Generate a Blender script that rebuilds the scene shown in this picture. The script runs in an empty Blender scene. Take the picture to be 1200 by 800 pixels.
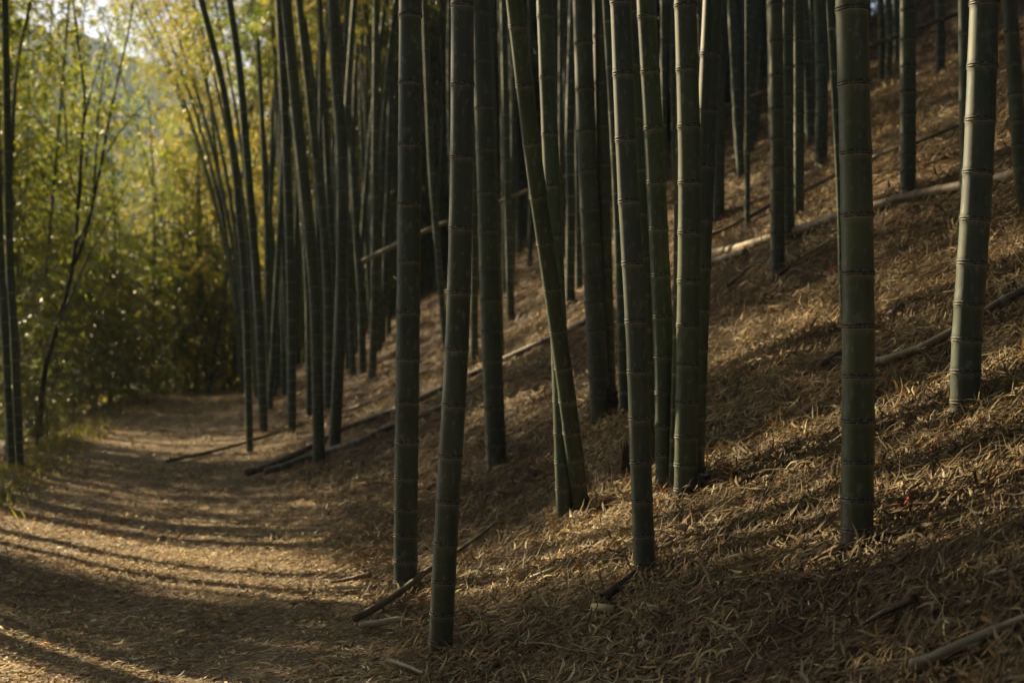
import bpy, math, random
import numpy as np
from mathutils import Vector, Matrix, Quaternion

# ------------------------------------------------------------------ camera, sky, sun, exposure
scene = bpy.context.scene
COL = scene.collection
R = math.radians
F_PX, CX, CY = 1648.0, 600.0, 400.0          # focal length / centre in photo pixels (1200 x 800)
CAM_H = 1.5
cam_data = bpy.data.cameras.new('camera')
cam = bpy.data.objects.new('camera', cam_data)
COL.objects.link(cam)
cam.location = (0, 0, CAM_H)
cam.rotation_euler = (R(90), 0, 0)
cam_data.sensor_width = 36
cam_data.lens = 36 * F_PX / 1200
cam_data.clip_start = 0.1
cam_data.clip_end = 3000
cam_data.dof.use_dof = True
cam_data.dof.focus_distance = 5.6
cam_data.dof.aperture_fstop = 2.8
cam_data.dof.aperture_blades = 9
scene.camera = cam

SUN_AZ, SUN_EL = -46.0, 29.0                  # degrees from +Y (left of the view is negative), above horizon
world = bpy.data.worlds.new('World')
scene.world = world
world.use_nodes = True
wn = world.node_tree
for n in list(wn.nodes):
    wn.nodes.remove(n)
w_out = wn.nodes.new('ShaderNodeOutputWorld')
w_bg = wn.nodes.new('ShaderNodeBackground')
w_sky = wn.nodes.new('ShaderNodeTexSky')
w_sky.sky_type = 'NISHITA'
w_sky.sun_disc = False
w_sky.sun_elevation = R(SUN_EL)
w_sky.sun_rotation = R(SUN_AZ % 360)
w_sky.air_density = 0.4
w_sky.dust_density = 2.0
w_sky.ozone_density = 1.0
w_bg.inputs['Strength'].default_value = 0.05
wn.links.new(w_sky.outputs[0], w_bg.inputs[0])
wn.links.new(w_bg.outputs[0], w_out.inputs[0])

sun_data = bpy.data.lights.new('sun', 'SUN')
sun_data.energy = 5.0
sun_data.angle = R(0.45)
sun_data.color = (1.0, 0.79, 0.48)
sun = bpy.data.objects.new('sun', sun_data)
COL.objects.link(sun)
_sd = Vector((math.sin(R(SUN_AZ)) * math.cos(R(SUN_EL)), math.cos(R(SUN_AZ)) * math.cos(R(SUN_EL)), math.sin(R(SUN_EL))))
sun.rotation_euler = _sd.to_track_quat('Z', 'Y').to_euler()
sun.location = (-20, 30, 25)

scene.view_settings.view_transform = 'Standard'
scene.view_settings.look = 'None'
scene.view_settings.gamma = 1.0
scene.view_settings.exposure = 1.5
scene.view_settings.use_curve_mapping = False
scene.cycles.max_bounces = 7
scene.cycles.diffuse_bounces = 3
scene.cycles.glossy_bounces = 2
scene.cycles.transmission_bounces = 4
scene.cycles.transparent_max_bounces = 4
scene.cycles.use_denoising = True
scene.cycles.sample_clamp_indirect = 4.0

rng = np.random.default_rng(7)
rnd = random.Random(11)

# ------------------------------------------------------------------ terrain function
def _hash(ix, iy, seed):
    v = np.sin(ix * 127.1 + iy * 311.7 + seed * 74.7) * 43758.5453
    return v - np.floor(v)

def vnoise(x, y, seed=0):
    ix, iy = np.floor(x), np.floor(y)
    fx, fy = x - ix, y - iy
    ux, uy = fx * fx * (3 - 2 * fx), fy * fy * (3 - 2 * fy)
    a = _hash(ix, iy, seed); b = _hash(ix + 1, iy, seed)
    c = _hash(ix, iy + 1, seed); d = _hash(ix + 1, iy + 1, seed)
    return (a + (b - a) * ux) * (1 - uy) + (c + (d - c) * ux) * uy - 0.5

UX, UY = -0.205, 0.979      # along the path
NX, NY = 0.979, 0.205       # across it, to the uphill side

def path_st(x, y):
    t = x * UX + y * UY
    s = x * NX + y * NY
    bend = np.where(t > 36, 0.02 * (t - 36) ** 2, 0.0)
    bend = np.minimum(bend, 60)
    return s - bend, t

def softp(q, k):
    return 0.5 * (q + np.sqrt(q * q + k * k))

def height(x, y):
    x = np.asarray(x, float); y = np.asarray(y, float)
    s, t = path_st(x, y)
    up = softp(s - 1.05, 0.75) - 0.02
    up = 0.62 * up
    cap = 34.0
    up = cap * np.tanh(up / cap)
    dn = softp(-2.55 - s, 0.7)
    dn = 0.42 * dn
    dn = 9.0 * np.tanh(dn / 9.0)
    berm = 0.10 * np.exp(-((s + 2.25) / 0.4) ** 2)
    on_slope = np.clip((s - 0.6) / 1.5, 0, 1)
    off = np.clip((np.abs(s + 0.6) - 1.2) / 1.0, 0, 1)
    z = up - dn + berm
    z = z + 0.035 * vnoise(x * 1.1, y * 1.1, 1) * (0.35 + off)
    z = z + 0.05 * vnoise(x * 2.6 + 5, y * 2.6, 2) * (0.2 + 0.6 * on_slope)
    z = z + 0.035 * vnoise(x * 5.1, y * 5.1, 3) * (0.25 + 0.75 * on_slope)
    z = z + 0.13 * vnoise(x * 0.95, y * 0.95, 6) * on_slope
    z = z + 0.28 * vnoise(x * 0.33, y * 0.33, 4) * on_slope
    z = z + 1.1 * vnoise(x * 0.11, y * 0.11, 5) * np.clip((s - 4) / 8, 0, 1)
    z = z - 0.05 * np.exp(-((s + 0.55) / 0.8) ** 2)
    return z

def hz(x, y):
    return float(height(x, y))

def ray(px, py):
    return np.array([(px - CX) / F_PX, 1.0, (CY - py) / F_PX])

_DS = np.concatenate([np.arange(2.6, 12, 0.01), np.arange(12, 40, 0.04), np.arange(40, 160, 0.25)])

def ground_hit(px, py, lift=0.0):
    """first point where the view ray through a photo pixel meets the terrain"""
    d = ray(px, py)
    X, Y, Z = d[0] * _DS, d[1] * _DS, CAM_H + d[2] * _DS
    below = np.nonzero(Z <= height(X, Y) + lift)[0]
    i = below[0] if len(below) else len(_DS) - 1
    return Vector((X[i], Y[i], float(height(X[i], Y[i]))))

def at_depth(px, py, depth):
    d = ray(px, py)
    return Vector((d[0] * depth, depth, CAM_H + d[2] * depth))

# ------------------------------------------------------------------ materials
def new_mat(name):
    m = bpy.data.materials.new(name)
    m.use_nodes = True
    nt = m.node_tree
    for n in list(nt.nodes):
        nt.nodes.remove(n)
    out = nt.nodes.new('ShaderNodeOutputMaterial')
    return m, nt, out

def N(nt, kind, **kw):
    n = nt.nodes.new(kind)
    for k, v in kw.items():
        setattr(n, k, v)
    return n

def ramp(nt, stops, interp='LINEAR'):
    n = nt.nodes.new('ShaderNodeValToRGB')
    n.color_ramp.interpolation = interp
    els = n.color_ramp.elements
    while len(els) < len(stops):
        els.new(0.5)
    for e, (p, c) in zip(els, stops):
        e.position = p
        e.color = (*c, 1.0)
    return n

def mixc(nt, a, b, fac, blend='MIX'):
    n = nt.nodes.new('ShaderNodeMix')
    n.data_type = 'RGBA'
    n.blend_type = blend
    for sock, v in ((n.inputs['Factor'], fac), (n.inputs['A'], a), (n.inputs['B'], b)):
        if hasattr(v, 'node'):
            nt.links.new(v, sock)
        elif isinstance(v, (int, float)):
            sock.default_value = v
        else:
            sock.default_value = (*v, 1.0)
    return n.outputs['Result']

def principled(nt, out, base, rough=0.6, spec=0.4, normal=None):
    p = nt.nodes.new('ShaderNodeBsdfPrincipled')
    if hasattr(base, 'node'):
        nt.links.new(base, p.inputs['Base Color'])
    else:
        p.inputs['Base Color'].default_value = (*base, 1)
    if hasattr(rough, 'node'):
        nt.links.new(rough, p.inputs['Roughness'])
    else:
        p.inputs['Roughness'].default_value = rough
    p.inputs['Specular IOR Level'].default_value = spec
    if normal is not None:
        nt.links.new(normal, p.inputs['Normal'])
    if out is not None:
        nt.links.new(p.outputs[0], out.inputs['Surface'])
    return p

def bump(nt, height_sock, strength, dist):
    b = nt.nodes.new('ShaderNodeBump')
    b.inputs['Strength'].default_value = strength
    b.inputs['Distance'].default_value = dist
    nt.links.new(height_sock, b.inputs['Height'])
    return b.outputs['Normal']

def tex(nt, kind, scale, detail=3.0, coord=None, stretch=None, **kw):
    n = nt.nodes.new(kind)
    n.inputs['Scale'].default_value = scale
    if 'Detail' in n.inputs:
        n.inputs['Detail'].default_value = detail
    for k, v in kw.items():
        setattr(n, k, v)
    if coord is not None:
        if stretch:
            mp = nt.nodes.new('ShaderNodeMapping')
            mp.inputs['Scale'].default_value = stretch
            nt.links.new(coord, mp.inputs['Vector'])
            coord = mp.outputs[0]
        nt.links.new(coord, n.inputs['Vector'])
    return n

def make_stem_material(name, c_dark, c_mid, c_pale, rough=0.42):
    m, nt, out = new_mat(name)
    oi = N(nt, 'ShaderNodeObjectInfo')
    tc = N(nt, 'ShaderNodeTexCoord')
    at = N(nt, 'ShaderNodeAttribute', attribute_name='node_bloom')
    bs = N(nt, 'ShaderNodeAttribute', attribute_name='base_age')
    n1 = tex(nt, 'ShaderNodeTexNoise', 22, 4, tc.outputs['Object'], (1, 1, 0.08))
    n2 = tex(nt, 'ShaderNodeTexNoise', 5, 4, tc.outputs['Object'], (1, 1, 0.6))
    n3 = tex(nt, 'ShaderNodeTexNoise', 140, 3, tc.outputs['Object'], (1, 1, 0.25))
    r1 = ramp(nt, [(0.30, c_dark), (0.72, c_mid)])
    nt.links.new(n1.outputs['Fac'], r1.inputs[0])
    r2 = ramp(nt, [(0.46, (0, 0, 0)), (0.72, (1, 1, 1))])
    nt.links.new(n2.outputs['Fac'], r2.inputs[0])
    c = mixc(nt, r1.outputs[0], c_pale, 0.0)
    mul = N(nt, 'ShaderNodeMath', operation='MULTIPLY')
    nt.links.new(r2.outputs[0], mul.inputs[0]); mul.inputs[1].default_value = 0.75
    nt.links.new(mul.outputs[0], c.node.inputs['Factor'])
    # each culm a little greener, browner or darker than the next
    rv = ramp(nt, [(0.0, (0.66, 0.78, 0.66)), (0.35, (0.9, 0.95, 0.9)), (0.7, (1.12, 1.02, 0.75)), (1.0, (0.80, 0.98, 0.98))])
    nt.links.new(oi.outputs['Random'], rv.inputs[0])
    c = mixc(nt, c, rv.outputs[0], 1.0, 'MULTIPLY')
    spk = ramp(nt, [(0.62, (0, 0, 0)), (0.75, (1, 1, 1))])
    nt.links.new(n3.outputs['Fac'], spk.inputs[0])
    m2 = N(nt, 'ShaderNodeMath', operation='MULTIPLY')
    nt.links.new(spk.outputs[0], m2.inputs[0]); m2.inputs[1].default_value = 0.55
    c = mixc(nt, c, (0.022, 0.020, 0.014), m2.outputs[0])
    n4 = tex(nt, 'ShaderNodeTexNoise', 42, 6, tc.outputs['Object'], (1, 1, 0.45))
    lic = ramp(nt, [(0.58, (0, 0, 0)), (0.66, (0.32, 0.32, 0.32))])
    nt.links.new(n4.outputs['Fac'], lic.inputs[0])
    c = mixc(nt, c, (0.20, 0.205, 0.16), lic.outputs[0])
    # waxy bloom under every node, brown old base
    m3 = N(nt, 'ShaderNodeMath', operation='MULTIPLY')
    nt.links.new(at.outputs['Fac'], m3.inputs[0]); nt.links.new(n2.outputs['Fac'], m3.inputs[1])
    m3b = N(nt, 'ShaderNodeMath', operation='MULTIPLY'); nt.links.new(m3.outputs[0], m3b.inputs[0]); m3b.inputs[1].default_value = 1.1
    c = mixc(nt, c, (0.34, 0.33, 0.26), m3b.outputs[0])
    c = mixc(nt, c, (0.030, 0.020, 0.013), bs.outputs['Fac'])
    nrm = bump(nt, n1.outputs['Fac'], 0.12, 0.004)
    rr = N(nt, 'ShaderNodeMapRange')
    nt.links.new(n2.outputs['Fac'], rr.inputs['Value'])
    rr.inputs['To Min'].default_value = rough - 0.1; rr.inputs['To Max'].default_value = rough + 0.14
    p = principled(nt, out, c, rr.outputs[0], 0.6, nrm)
    p.inputs['Sheen Weight'].default_value = 0.05      # waxy bloom on the skin
    p.inputs['Sheen Roughness'].default_value = 0.35
    p.inputs['Sheen Tint'].default_value = (0.85, 0.88, 0.70, 1)
    return m

M = {}
M['culm'] = make_stem_material('bamboo_green', (0.018, 0.034, 0.012), (0.042, 0.065, 0.024), (0.080, 0.102, 0.048), 0.50)
M['culm_grey'] = make_stem_material('bamboo_bloomed', (0.016, 0.029, 0.017), (0.034, 0.052, 0.030), (0.072, 0.094, 0.062), 0.52)
M['culm_dry'] = make_stem_material('bamboo_dry', (0.17, 0.125, 0.075), (0.32, 0.24, 0.145), (0.42, 0.35, 0.24), 0.55)
M['culm_old'] = make_stem_material('bamboo_fallen', (0.075, 0.055, 0.035), (0.15, 0.11, 0.07), (0.24, 0.19, 0.13), 0.65)
M['culm_rot'] = make_stem_material('bamboo_weathered', (0.045, 0.032, 0.022), (0.09, 0.066, 0.045), (0.14, 0.11, 0.08), 0.7)

def make_simple(name, stops, scale=20, stretch=(1, 1, 1), rough=0.7, bstr=0.3, bdist=0.004, spec=0.3):
    m, nt, out = new_mat(name)
    tc = N(nt, 'ShaderNodeTexCoord')
    n1 = tex(nt, 'ShaderNodeTexNoise', scale, 5, tc.outputs['Object'], stretch)
    r1 = ramp(nt, stops)
    nt.links.new(n1.outputs['Fac'], r1.inputs[0])
    principled(nt, out, r1.outputs[0], rough, spec, bump(nt, n1.outputs['Fac'], bstr, bdist))
    return m

M['ring'] = make_simple('node_ridge', [(0.38, (0.014, 0.015, 0.011)), (0.54, (0.06, 0.066, 0.05)), (0.72, (0.22, 0.23, 0.19))], 4, (1, 1, 1), 0.65)
M['sheath'] = make_simple('dry_sheath', [(0.3, (0.09, 0.05, 0.028)), (0.55, (0.24, 0.15, 0.08)), (0.75, (0.36, 0.26, 0.16))], 18, (6, 1, 1), 0.65)
M['sheath_dark'] = make_simple('old_sheath', [(0.3, (0.02, 0.014, 0.010)), (0.6, (0.06, 0.042, 0.03)), (0.8, (0.12, 0.09, 0.065))], 18, (6, 1, 1), 0.75)
M['twig'] = make_simple('twig_bark', [(0.3, (0.05, 0.035, 0.022)), (0.7, (0.14, 0.10, 0.065))], 30, (1, 1, 1), 0.7)
M['branch'] = make_simple('bamboo_branch', [(0.3, (0.05, 0.055, 0.02)), (0.7, (0.13, 0.12, 0.05))], 12, (1, 1, 1), 0.55)
M['dark_bark'] = make_simple('dark_bark', [(0.3, (0.012, 0.011, 0.008)), (0.7, (0.035, 0.030, 0.022))], 20, (1, 1, 1), 0.85)
M['soil'] = make_simple('stump_soil', [(0.3, (0.018, 0.013, 0.010)), (0.7, (0.07, 0.05, 0.035))], 25, (1, 1, 1), 0.9, 0.6, 0.01)
M['stone'] = make_simple('pale_stone', [(0.3, (0.16, 0.14, 0.11)), (0.7, (0.34, 0.31, 0.26))], 14, (1, 1, 1), 0.85, 0.5, 0.006)

def make_leaf(name, front, trans, tfac=0.5, rough=0.42, spec=0.45):
    m, nt, out = new_mat(name)
    oi = N(nt, 'ShaderNodeObjectInfo')
    at = N(nt, 'ShaderNodeAttribute', attribute_name='tint')
    tint = at.outputs['Color']
    rv = ramp(nt, [(0.0, (0.80, 1.0, 0.8)), (0.5, (1, 1, 1)), (1.0, (1.12, 1.0, 0.8))])
    nt.links.new(oi.outputs['Random'], rv.inputs[0])
    tint2 = mixc(nt, tint, rv.outputs[0], 1.0, 'MULTIPLY')
    cf = mixc(nt, front, tint2, 1.0, 'MULTIPLY')
    ct = mixc(nt, trans, tint2, 1.0, 'MULTIPLY')
    p = principled(nt, None, cf, rough, spec)
    tr = N(nt, 'ShaderNodeBsdfTranslucent')
    nt.links.new(ct, tr.inputs['Color'])
    mx = N(nt, 'ShaderNodeMixShader')
    mx.inputs[0].default_value = tfac
    nt.links.new(p.outputs[0], mx.inputs[1]); nt.links.new(tr.outputs[0], mx.inputs[2])
    nt.links.new(mx.outputs[0], out.inputs['Surface'])
    return m

M['leaf'] = make_leaf('bamboo_leaf', (0.085, 0.10, 0.026), (0.30, 0.35, 0.055), 0.54, 0.42, 0.35)
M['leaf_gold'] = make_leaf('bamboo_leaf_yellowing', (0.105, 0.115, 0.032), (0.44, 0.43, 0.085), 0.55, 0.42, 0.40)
M['leaf_dark'] = make_leaf('shrub_and_shaded_leaf', (0.045, 0.065, 0.02), (0.13, 0.15, 0.03), 0.4)  # shrub leaves; on deep grove crowns the dark tone stands for shade
M['litter'] = make_leaf('dry_leaf', (1, 1, 1), (0.80, 0.62, 0.38), 0.22, 0.62, 0.16)
M['grass'] = make_leaf('grass_blade', (0.07, 0.10, 0.025), (0.24, 0.26, 0.05), 0.45)

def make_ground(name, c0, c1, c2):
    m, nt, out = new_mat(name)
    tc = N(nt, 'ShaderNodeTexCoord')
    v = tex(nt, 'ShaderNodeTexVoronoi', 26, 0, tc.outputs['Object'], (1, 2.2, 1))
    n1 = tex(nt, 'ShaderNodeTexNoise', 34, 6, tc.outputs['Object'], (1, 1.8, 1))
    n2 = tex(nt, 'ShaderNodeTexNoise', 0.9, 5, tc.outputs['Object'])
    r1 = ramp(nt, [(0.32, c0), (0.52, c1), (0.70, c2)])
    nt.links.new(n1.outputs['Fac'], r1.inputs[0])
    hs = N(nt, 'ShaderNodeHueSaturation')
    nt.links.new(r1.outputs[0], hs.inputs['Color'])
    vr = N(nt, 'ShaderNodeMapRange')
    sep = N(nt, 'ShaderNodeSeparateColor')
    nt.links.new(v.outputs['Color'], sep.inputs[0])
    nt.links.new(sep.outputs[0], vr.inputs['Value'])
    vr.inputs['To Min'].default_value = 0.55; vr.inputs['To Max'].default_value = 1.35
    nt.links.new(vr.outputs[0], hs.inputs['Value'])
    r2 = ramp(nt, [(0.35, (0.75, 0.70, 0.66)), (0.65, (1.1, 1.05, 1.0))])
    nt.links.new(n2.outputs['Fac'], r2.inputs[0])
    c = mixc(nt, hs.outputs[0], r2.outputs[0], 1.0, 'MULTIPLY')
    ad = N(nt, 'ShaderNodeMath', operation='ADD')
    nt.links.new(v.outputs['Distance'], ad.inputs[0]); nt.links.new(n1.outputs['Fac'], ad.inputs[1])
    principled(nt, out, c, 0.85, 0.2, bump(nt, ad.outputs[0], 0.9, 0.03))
    return m

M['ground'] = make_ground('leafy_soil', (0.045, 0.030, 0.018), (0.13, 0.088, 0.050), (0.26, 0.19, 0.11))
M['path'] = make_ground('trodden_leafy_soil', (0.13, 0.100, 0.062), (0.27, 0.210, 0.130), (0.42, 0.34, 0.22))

# ------------------------------------------------------------------ mesh and object helpers
def mesh_np(name, V, faces, mats, smooth=False, attrs=None, mat_idx=None):
    """faces: list of (n,k) int arrays"""
    me = bpy.data.meshes.new(name)
    V = np.asarray(V, np.float32)
    faces = [np.asarray(f, np.int32) for f in faces if len(f)]
    me.vertices.add(len(V)); me.vertices.foreach_set('co', V.ravel())
    loops = np.concatenate([f.ravel() for f in faces])
    tot = np.concatenate([np.full(len(f), f.shape[1], np.int32) for f in faces])
    start = np.concatenate([[0], np.cumsum(tot)[:-1]]).astype(np.int32)
    me.loops.add(len(loops)); me.loops.foreach_set('vertex_index', loops)
    me.polygons.add(len(tot))
    me.polygons.foreach_set('loop_start', start)
    me.polygons.foreach_set('loop_total', tot)
    if smooth:
        me.polygons.foreach_set('use_smooth', np.ones(len(tot), bool))
    for m in mats:
        me.materials.append(m)
    if mat_idx is not None:
        me.polygons.foreach_set('material_index', np.asarray(mat_idx, np.int32))
    for an, (ty, arr) in (attrs or {}).items():
        a = me.attributes.new(an, ty, 'POINT')
        if ty == 'FLOAT':
            a.data.foreach_set('value', np.asarray(arr, np.float32).ravel())
        else:
            arr = np.asarray(arr, np.float32)
            if arr.shape[1] == 3:
                arr = np.concatenate([arr, np.ones((len(arr), 1), np.float32)], 1)
            a.data.foreach_set('color', arr.ravel())
    me.update(calc_edges=True)
    return me

def obj(name, me, parent=None):
    o = bpy.data.objects.new(name, me)
    COL.objects.link(o)
    if parent is not None:
        o.parent = parent
    return o

def tag(o, label=None, cat=None, group=None, kind=None):
    if label: o['label'] = label
    if cat: o['category'] = cat
    if group: o['group'] = group
    if kind: o['kind'] = kind
    return o

def thing(name, loc, label, cat, group=None):
    o = bpy.data.objects.new(name, None)
    COL.objects.link(o)
    o.location = loc
    o.empty_display_size = 0.1
    return tag(o, label, cat, group)

def frames(P):
    """parallel-transport frames along a polyline P (n,3)"""
    P = np.asarray(P, float)
    T = np.gradient(P, axis=0)
    T /= np.linalg.norm(T, axis=1)[:, None] + 1e-9
    ref = np.array([1.0, 0, 0]) if abs(T[0, 0]) < 0.8 else np.array([0, 1.0, 0])
    A = np.zeros_like(P); B = np.zeros_like(P)
    a = ref - T[0] * ref.dot(T[0]); a /= np.linalg.norm(a)
    for i in range(len(P)):
        a = a - T[i] * a.dot(T[i]); a /= np.linalg.norm(a) + 1e-9
        A[i] = a; B[i] = np.cross(T[i], a)
    return T, A, B

def sweep(P, rad, sides=10, cap=True, wob=0.0):
    """tube along polyline P with radius per point -> V, [quads, ngons]"""
    P = np.asarray(P, float); rad = np.asarray(rad, float)
    T, A, B = frames(P)
    th = np.arange(sides) / sides * 2 * np.pi
    ring = (np.cos(th)[None, :, None] * A[:, None, :] + np.sin(th)[None, :, None] * B[:, None, :])
    rr = rad[:, None, None]
    if wob:
        rr = rr * (1 + wob * (rng.random((len(P), sides, 1)) - 0.5))
    V = (P[:, None, :] + ring * rr).reshape(-1, 3)
    n = len(P)
    i = np.arange(n - 1)[:, None] * sides
    j = np.arange(sides)[None, :]
    k = (j + 1) % sides
    q = np.stack([i + j, i + k, i + sides + k, i + sides + j], -1).reshape(-1, 4)
    fs = [q]
    if cap:
        fs.append(np.arange(sides)[::-1][None, :].copy())
        fs.append((np.arange(sides) + (n - 1) * sides)[None, :])
    return V, fs

def resample(P, s_new):
    P = np.asarray(P, float)
    seg = np.linalg.norm(np.diff(P, axis=0), axis=1)
    s = np.concatenate([[0], np.cumsum(seg)])
    return np.stack([np.interp(s_new, s, P[:, k]) for k in range(3)], 1)

def arclen(P):
    P = np.asarray(P, float)
    return np.concatenate([[0], np.cumsum(np.linalg.norm(np.diff(P, axis=0), axis=1))])

def smooth_curve(P, n=60):
    """Catmull-Rom through P"""
    P = np.asarray(P, float)
    if len(P) == 2:
        return P[0] + (P[1] - P[0]) * np.linspace(0, 1, n)[:, None]
    Q = np.vstack([2 * P[0] - P[1], P, 2 * P[-1] - P[-2]])
    out = []
    m = len(P) - 1
    for t in np.linspace(0, m, n):
        i = min(int(t), m - 1); f = t - i
        p0, p1, p2, p3 = Q[i], Q[i + 1], Q[i + 2], Q[i + 3]
        out.append(0.5 * ((2 * p1) + (-p0 + p2) * f + (2 * p0 - 5 * p1 + 4 * p2 - p3) * f * f + (-p0 + 3 * p1 - 3 * p2 + p3) * f ** 3))
    return np.array(out)

# ------------------------------------------------------------------ ground, path, mountain
def build_terrain():
    def axis(lo, hi, near_lo, near_hi, fine, grow):
        a = [near_lo]
        v = near_lo
        while v < near_hi:
            v += fine; a.append(v)
        st = fine
        while v < hi:
            st *= grow; v += st; a.append(v)
        st = fine; v = near_lo
        b = []
        while v > lo:
            st *= grow; v -= st; b.append(v)
        return np.array(b[::-1] + a)
    xs = axis(-500, 420, -5.0, 5.0, 0.07, 1.05)
    ys = axis(-80, 900, 2.0, 11.0, 0.07, 1.035)
    X, Y = np.meshgrid(xs, ys)
    Z = height(X, Y)
    nx, ny = len(xs), len(ys)
    V = np.stack([X, Y, Z], -1).reshape(-1, 3)
    i = np.arange(ny - 1)[:, None] * nx + np.arange(nx - 1)[None, :]
    q = np.stack([i, i + 1, i + nx + 1, i + nx], -1).reshape(-1, 4)
    ctr = V[q].mean(1)
    s, t = path_st(ctr[:, 0], ctr[:, 1])
    wig = 0.5 * vnoise(t * 0.5, t * 0 + 3, 9)
    on = (s > -2.0 + wig) & (s < 0.86 + wig) & (t > -30) & (t < 70)
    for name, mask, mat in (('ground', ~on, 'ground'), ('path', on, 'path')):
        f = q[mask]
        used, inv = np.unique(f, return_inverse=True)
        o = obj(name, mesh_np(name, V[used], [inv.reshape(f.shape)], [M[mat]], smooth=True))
        if name == 'path':
            tag(o, 'leaf-strewn dirt path running along the foot of the bank', 'path', kind='structure')
        else:
            tag(o, 'bamboo slope covered in brown fallen leaves', 'ground', kind='structure')

build_terrain()

def build_mountain():
    m, nt, out = new_mat('forested_mountain')
    tc = N(nt, 'ShaderNodeTexCoord')
    n1 = tex(nt, 'ShaderNodeTexNoise', 0.05, 6, tc.outputs['Object'])
    r1 = ramp(nt, [(0.3, (0.035, 0.050, 0.045)), (0.7, (0.085, 0.10, 0.075))])
    nt.links.new(n1.outputs['Fac'], r1.inputs[0])
    principled(nt, out, r1.outputs[0], 0.9, 0.1)
    xs = np.linspace(-520, 120, 190); ys = np.linspace(430, 820, 110)
    X, Y = np.meshgrid(xs, ys)
    # ridge line falls to the right
    rid = 152 - 0.50 * np.maximum(X + 190, 0) - 0.12 * np.maximum(-260 - X, 0)
    rid = np.maximum(rid, 0)
    prof = np.exp(-((Y - 640) / 130.0) ** 2)
    Z = -14 + rid * prof
    Z += prof * (16 * vnoise(X / 42, Y / 42, 21) + 9 * vnoise(X / 17, Y / 17, 22) + 7 * vnoise(X / 7, Y / 7, 23))
    nx, ny = len(xs), len(ys)
    V = np.stack([X, Y, Z], -1).reshape(-1, 3)
    i = np.arange(ny - 1)[:, None] * nx + np.arange(nx - 1)[None, :]
    q = np.stack([i, i + 1, i + nx + 1, i + nx], -1).reshape(-1, 4)
    o = obj('mountain', mesh_np('mountain', V, [q], [m], smooth=True))
    tag(o, 'blue hazy forested mountain beyond the grove', 'mountain', kind='structure')

build_mountain()

# ------------------------------------------------------------------ foliage prototypes
def leaf_quads(base, direc, length, width, up_jit=0.5):
    """arrays -> rhombic folded leaves (n*4 verts, one quad each)"""
    n = len(base)
    d = direc / (np.linalg.norm(direc, axis=1)[:, None] + 1e-9)
    r = rng.normal(size=(n, 3)); r[:, 2] *= up_jit
    side = np.cross(d, r); side /= np.linalg.norm(side, axis=1)[:, None] + 1e-9
    nor = np.cross(side, d)
    L = length[:, None]; W = width[:, None]
    a = base
    b = base + d * L * 0.38 + side * W * 0.5 + nor * W * 0.22
    c = base + d * L - nor * L * 0.10
    e = base + d * L * 0.38 - side * W * 0.5 + nor * W * 0.22
    V = np.stack([a, b, c, e], 1).reshape(-1, 3)
    q = np.arange(n * 4).reshape(-1, 4)
    return V, q

def leaf_tints(n, warm=0.15):
    g = rng.uniform(0.6, 1.35, n)
    t = np.stack([g * rng.uniform(0.9, 1.2, n), g, g * rng.uniform(0.6, 1.1, n)], 1)
    y = rng.random(n) < warm
    t[y] *= np.array([1.4, 1.25, 0.7])
    return t

def crown_mesh(name, H, lmax, z0, twigs, leaves, leaf_mat, lsize=(0.10, 0.16), taper=0.75, droop=0.8, lean=0.0, step=0.27, warm=0.15):
    BV, BF, off = [], [], 0
    LB, LD = [], []
    z = z0
    az = rng.random() * 6.28
    while z < H:
        az += math.pi + rng.normal() * 0.5
        for b in range(2):
            a = az + (0.6 if b else -0.6) + rng.normal() * 0.3
            f = (z - z0) / max(H - z0, 0.1)
            L = (lmax * (1 - taper * f) * rng.uniform(0.55, 1.1)) + 0.15
            if f < 0.12: L *= rng.uniform(0.3, 0.8)
            o = np.array([math.cos(a), math.sin(a), 0])
            ts = np.linspace(0, 1, 6)
            P = np.array([lean * (z / H) ** 2, 0, z]) + o * (L * ts)[:, None] * 0.9 + np.array([0, 0, 1.0]) * (L * (0.75 * ts - droop * ts ** 2))[:, None]
            P += rng.normal(size=P.shape) * 0.015
            V, fs = sweep(P, np.linspace(0.010, 0.003, 6) * (0.6 + 0.4 * L), 3, False)
            BV.append(V); BF.append(fs[0] + off); off += len(V)
            nt_ = max(2, int(twigs * (0.4 + 0.6 * L / lmax)))
            tt = rng.uniform(0.22, 1.0, nt_)
            base = np.stack([np.interp(tt, ts, P[:, k]) for k in range(3)], 1)
            dr = o * 0.7 + rng.normal(size=(nt_, 3)) * 0.6 + np.array([0, 0, -0.15])
            dr /= np.linalg.norm(dr, axis=1)[:, None]
            tl = rng.uniform(0.12, 0.36, nt_)
            for k in range(nt_):
                m = max(2, int(rng.normal(leaves, 1.3)))
                u = rng.uniform(0.35, 1.0, m)
                LB.append(base[k] + dr[k] * (tl[k] * u)[:, None])
                dd = dr[k] + rng.normal(size=(m, 3)) * 0.55 + np.array([0, 0, -0.45])
                LD.append(dd)
        z += step * rng.uniform(0.8, 1.2)
    LB = np.concatenate(LB); LD = np.concatenate(LD)
    n = len(LB)
    LV, LQ = leaf_quads(LB, LD, rng.uniform(*lsize, n), rng.uniform(0.015, 0.024, n) * lsize[1] / 0.16)
    BV = np.concatenate(BV); BF = np.concatenate(BF)
    V = np.concatenate([BV, LV])
    tint = np.concatenate([np.ones((len(BV), 3)), np.repeat(leaf_tints(n, warm), 4, 0)])
    mi = np.concatenate([np.zeros(len(BF)), np.ones(n)])
    me = mesh_np(name, V, [BF, LQ + len(BV)], [M['branch'], leaf_mat], attrs={'tint': ('FLOAT_COLOR', tint)}, mat_idx=mi)
    return me

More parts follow.
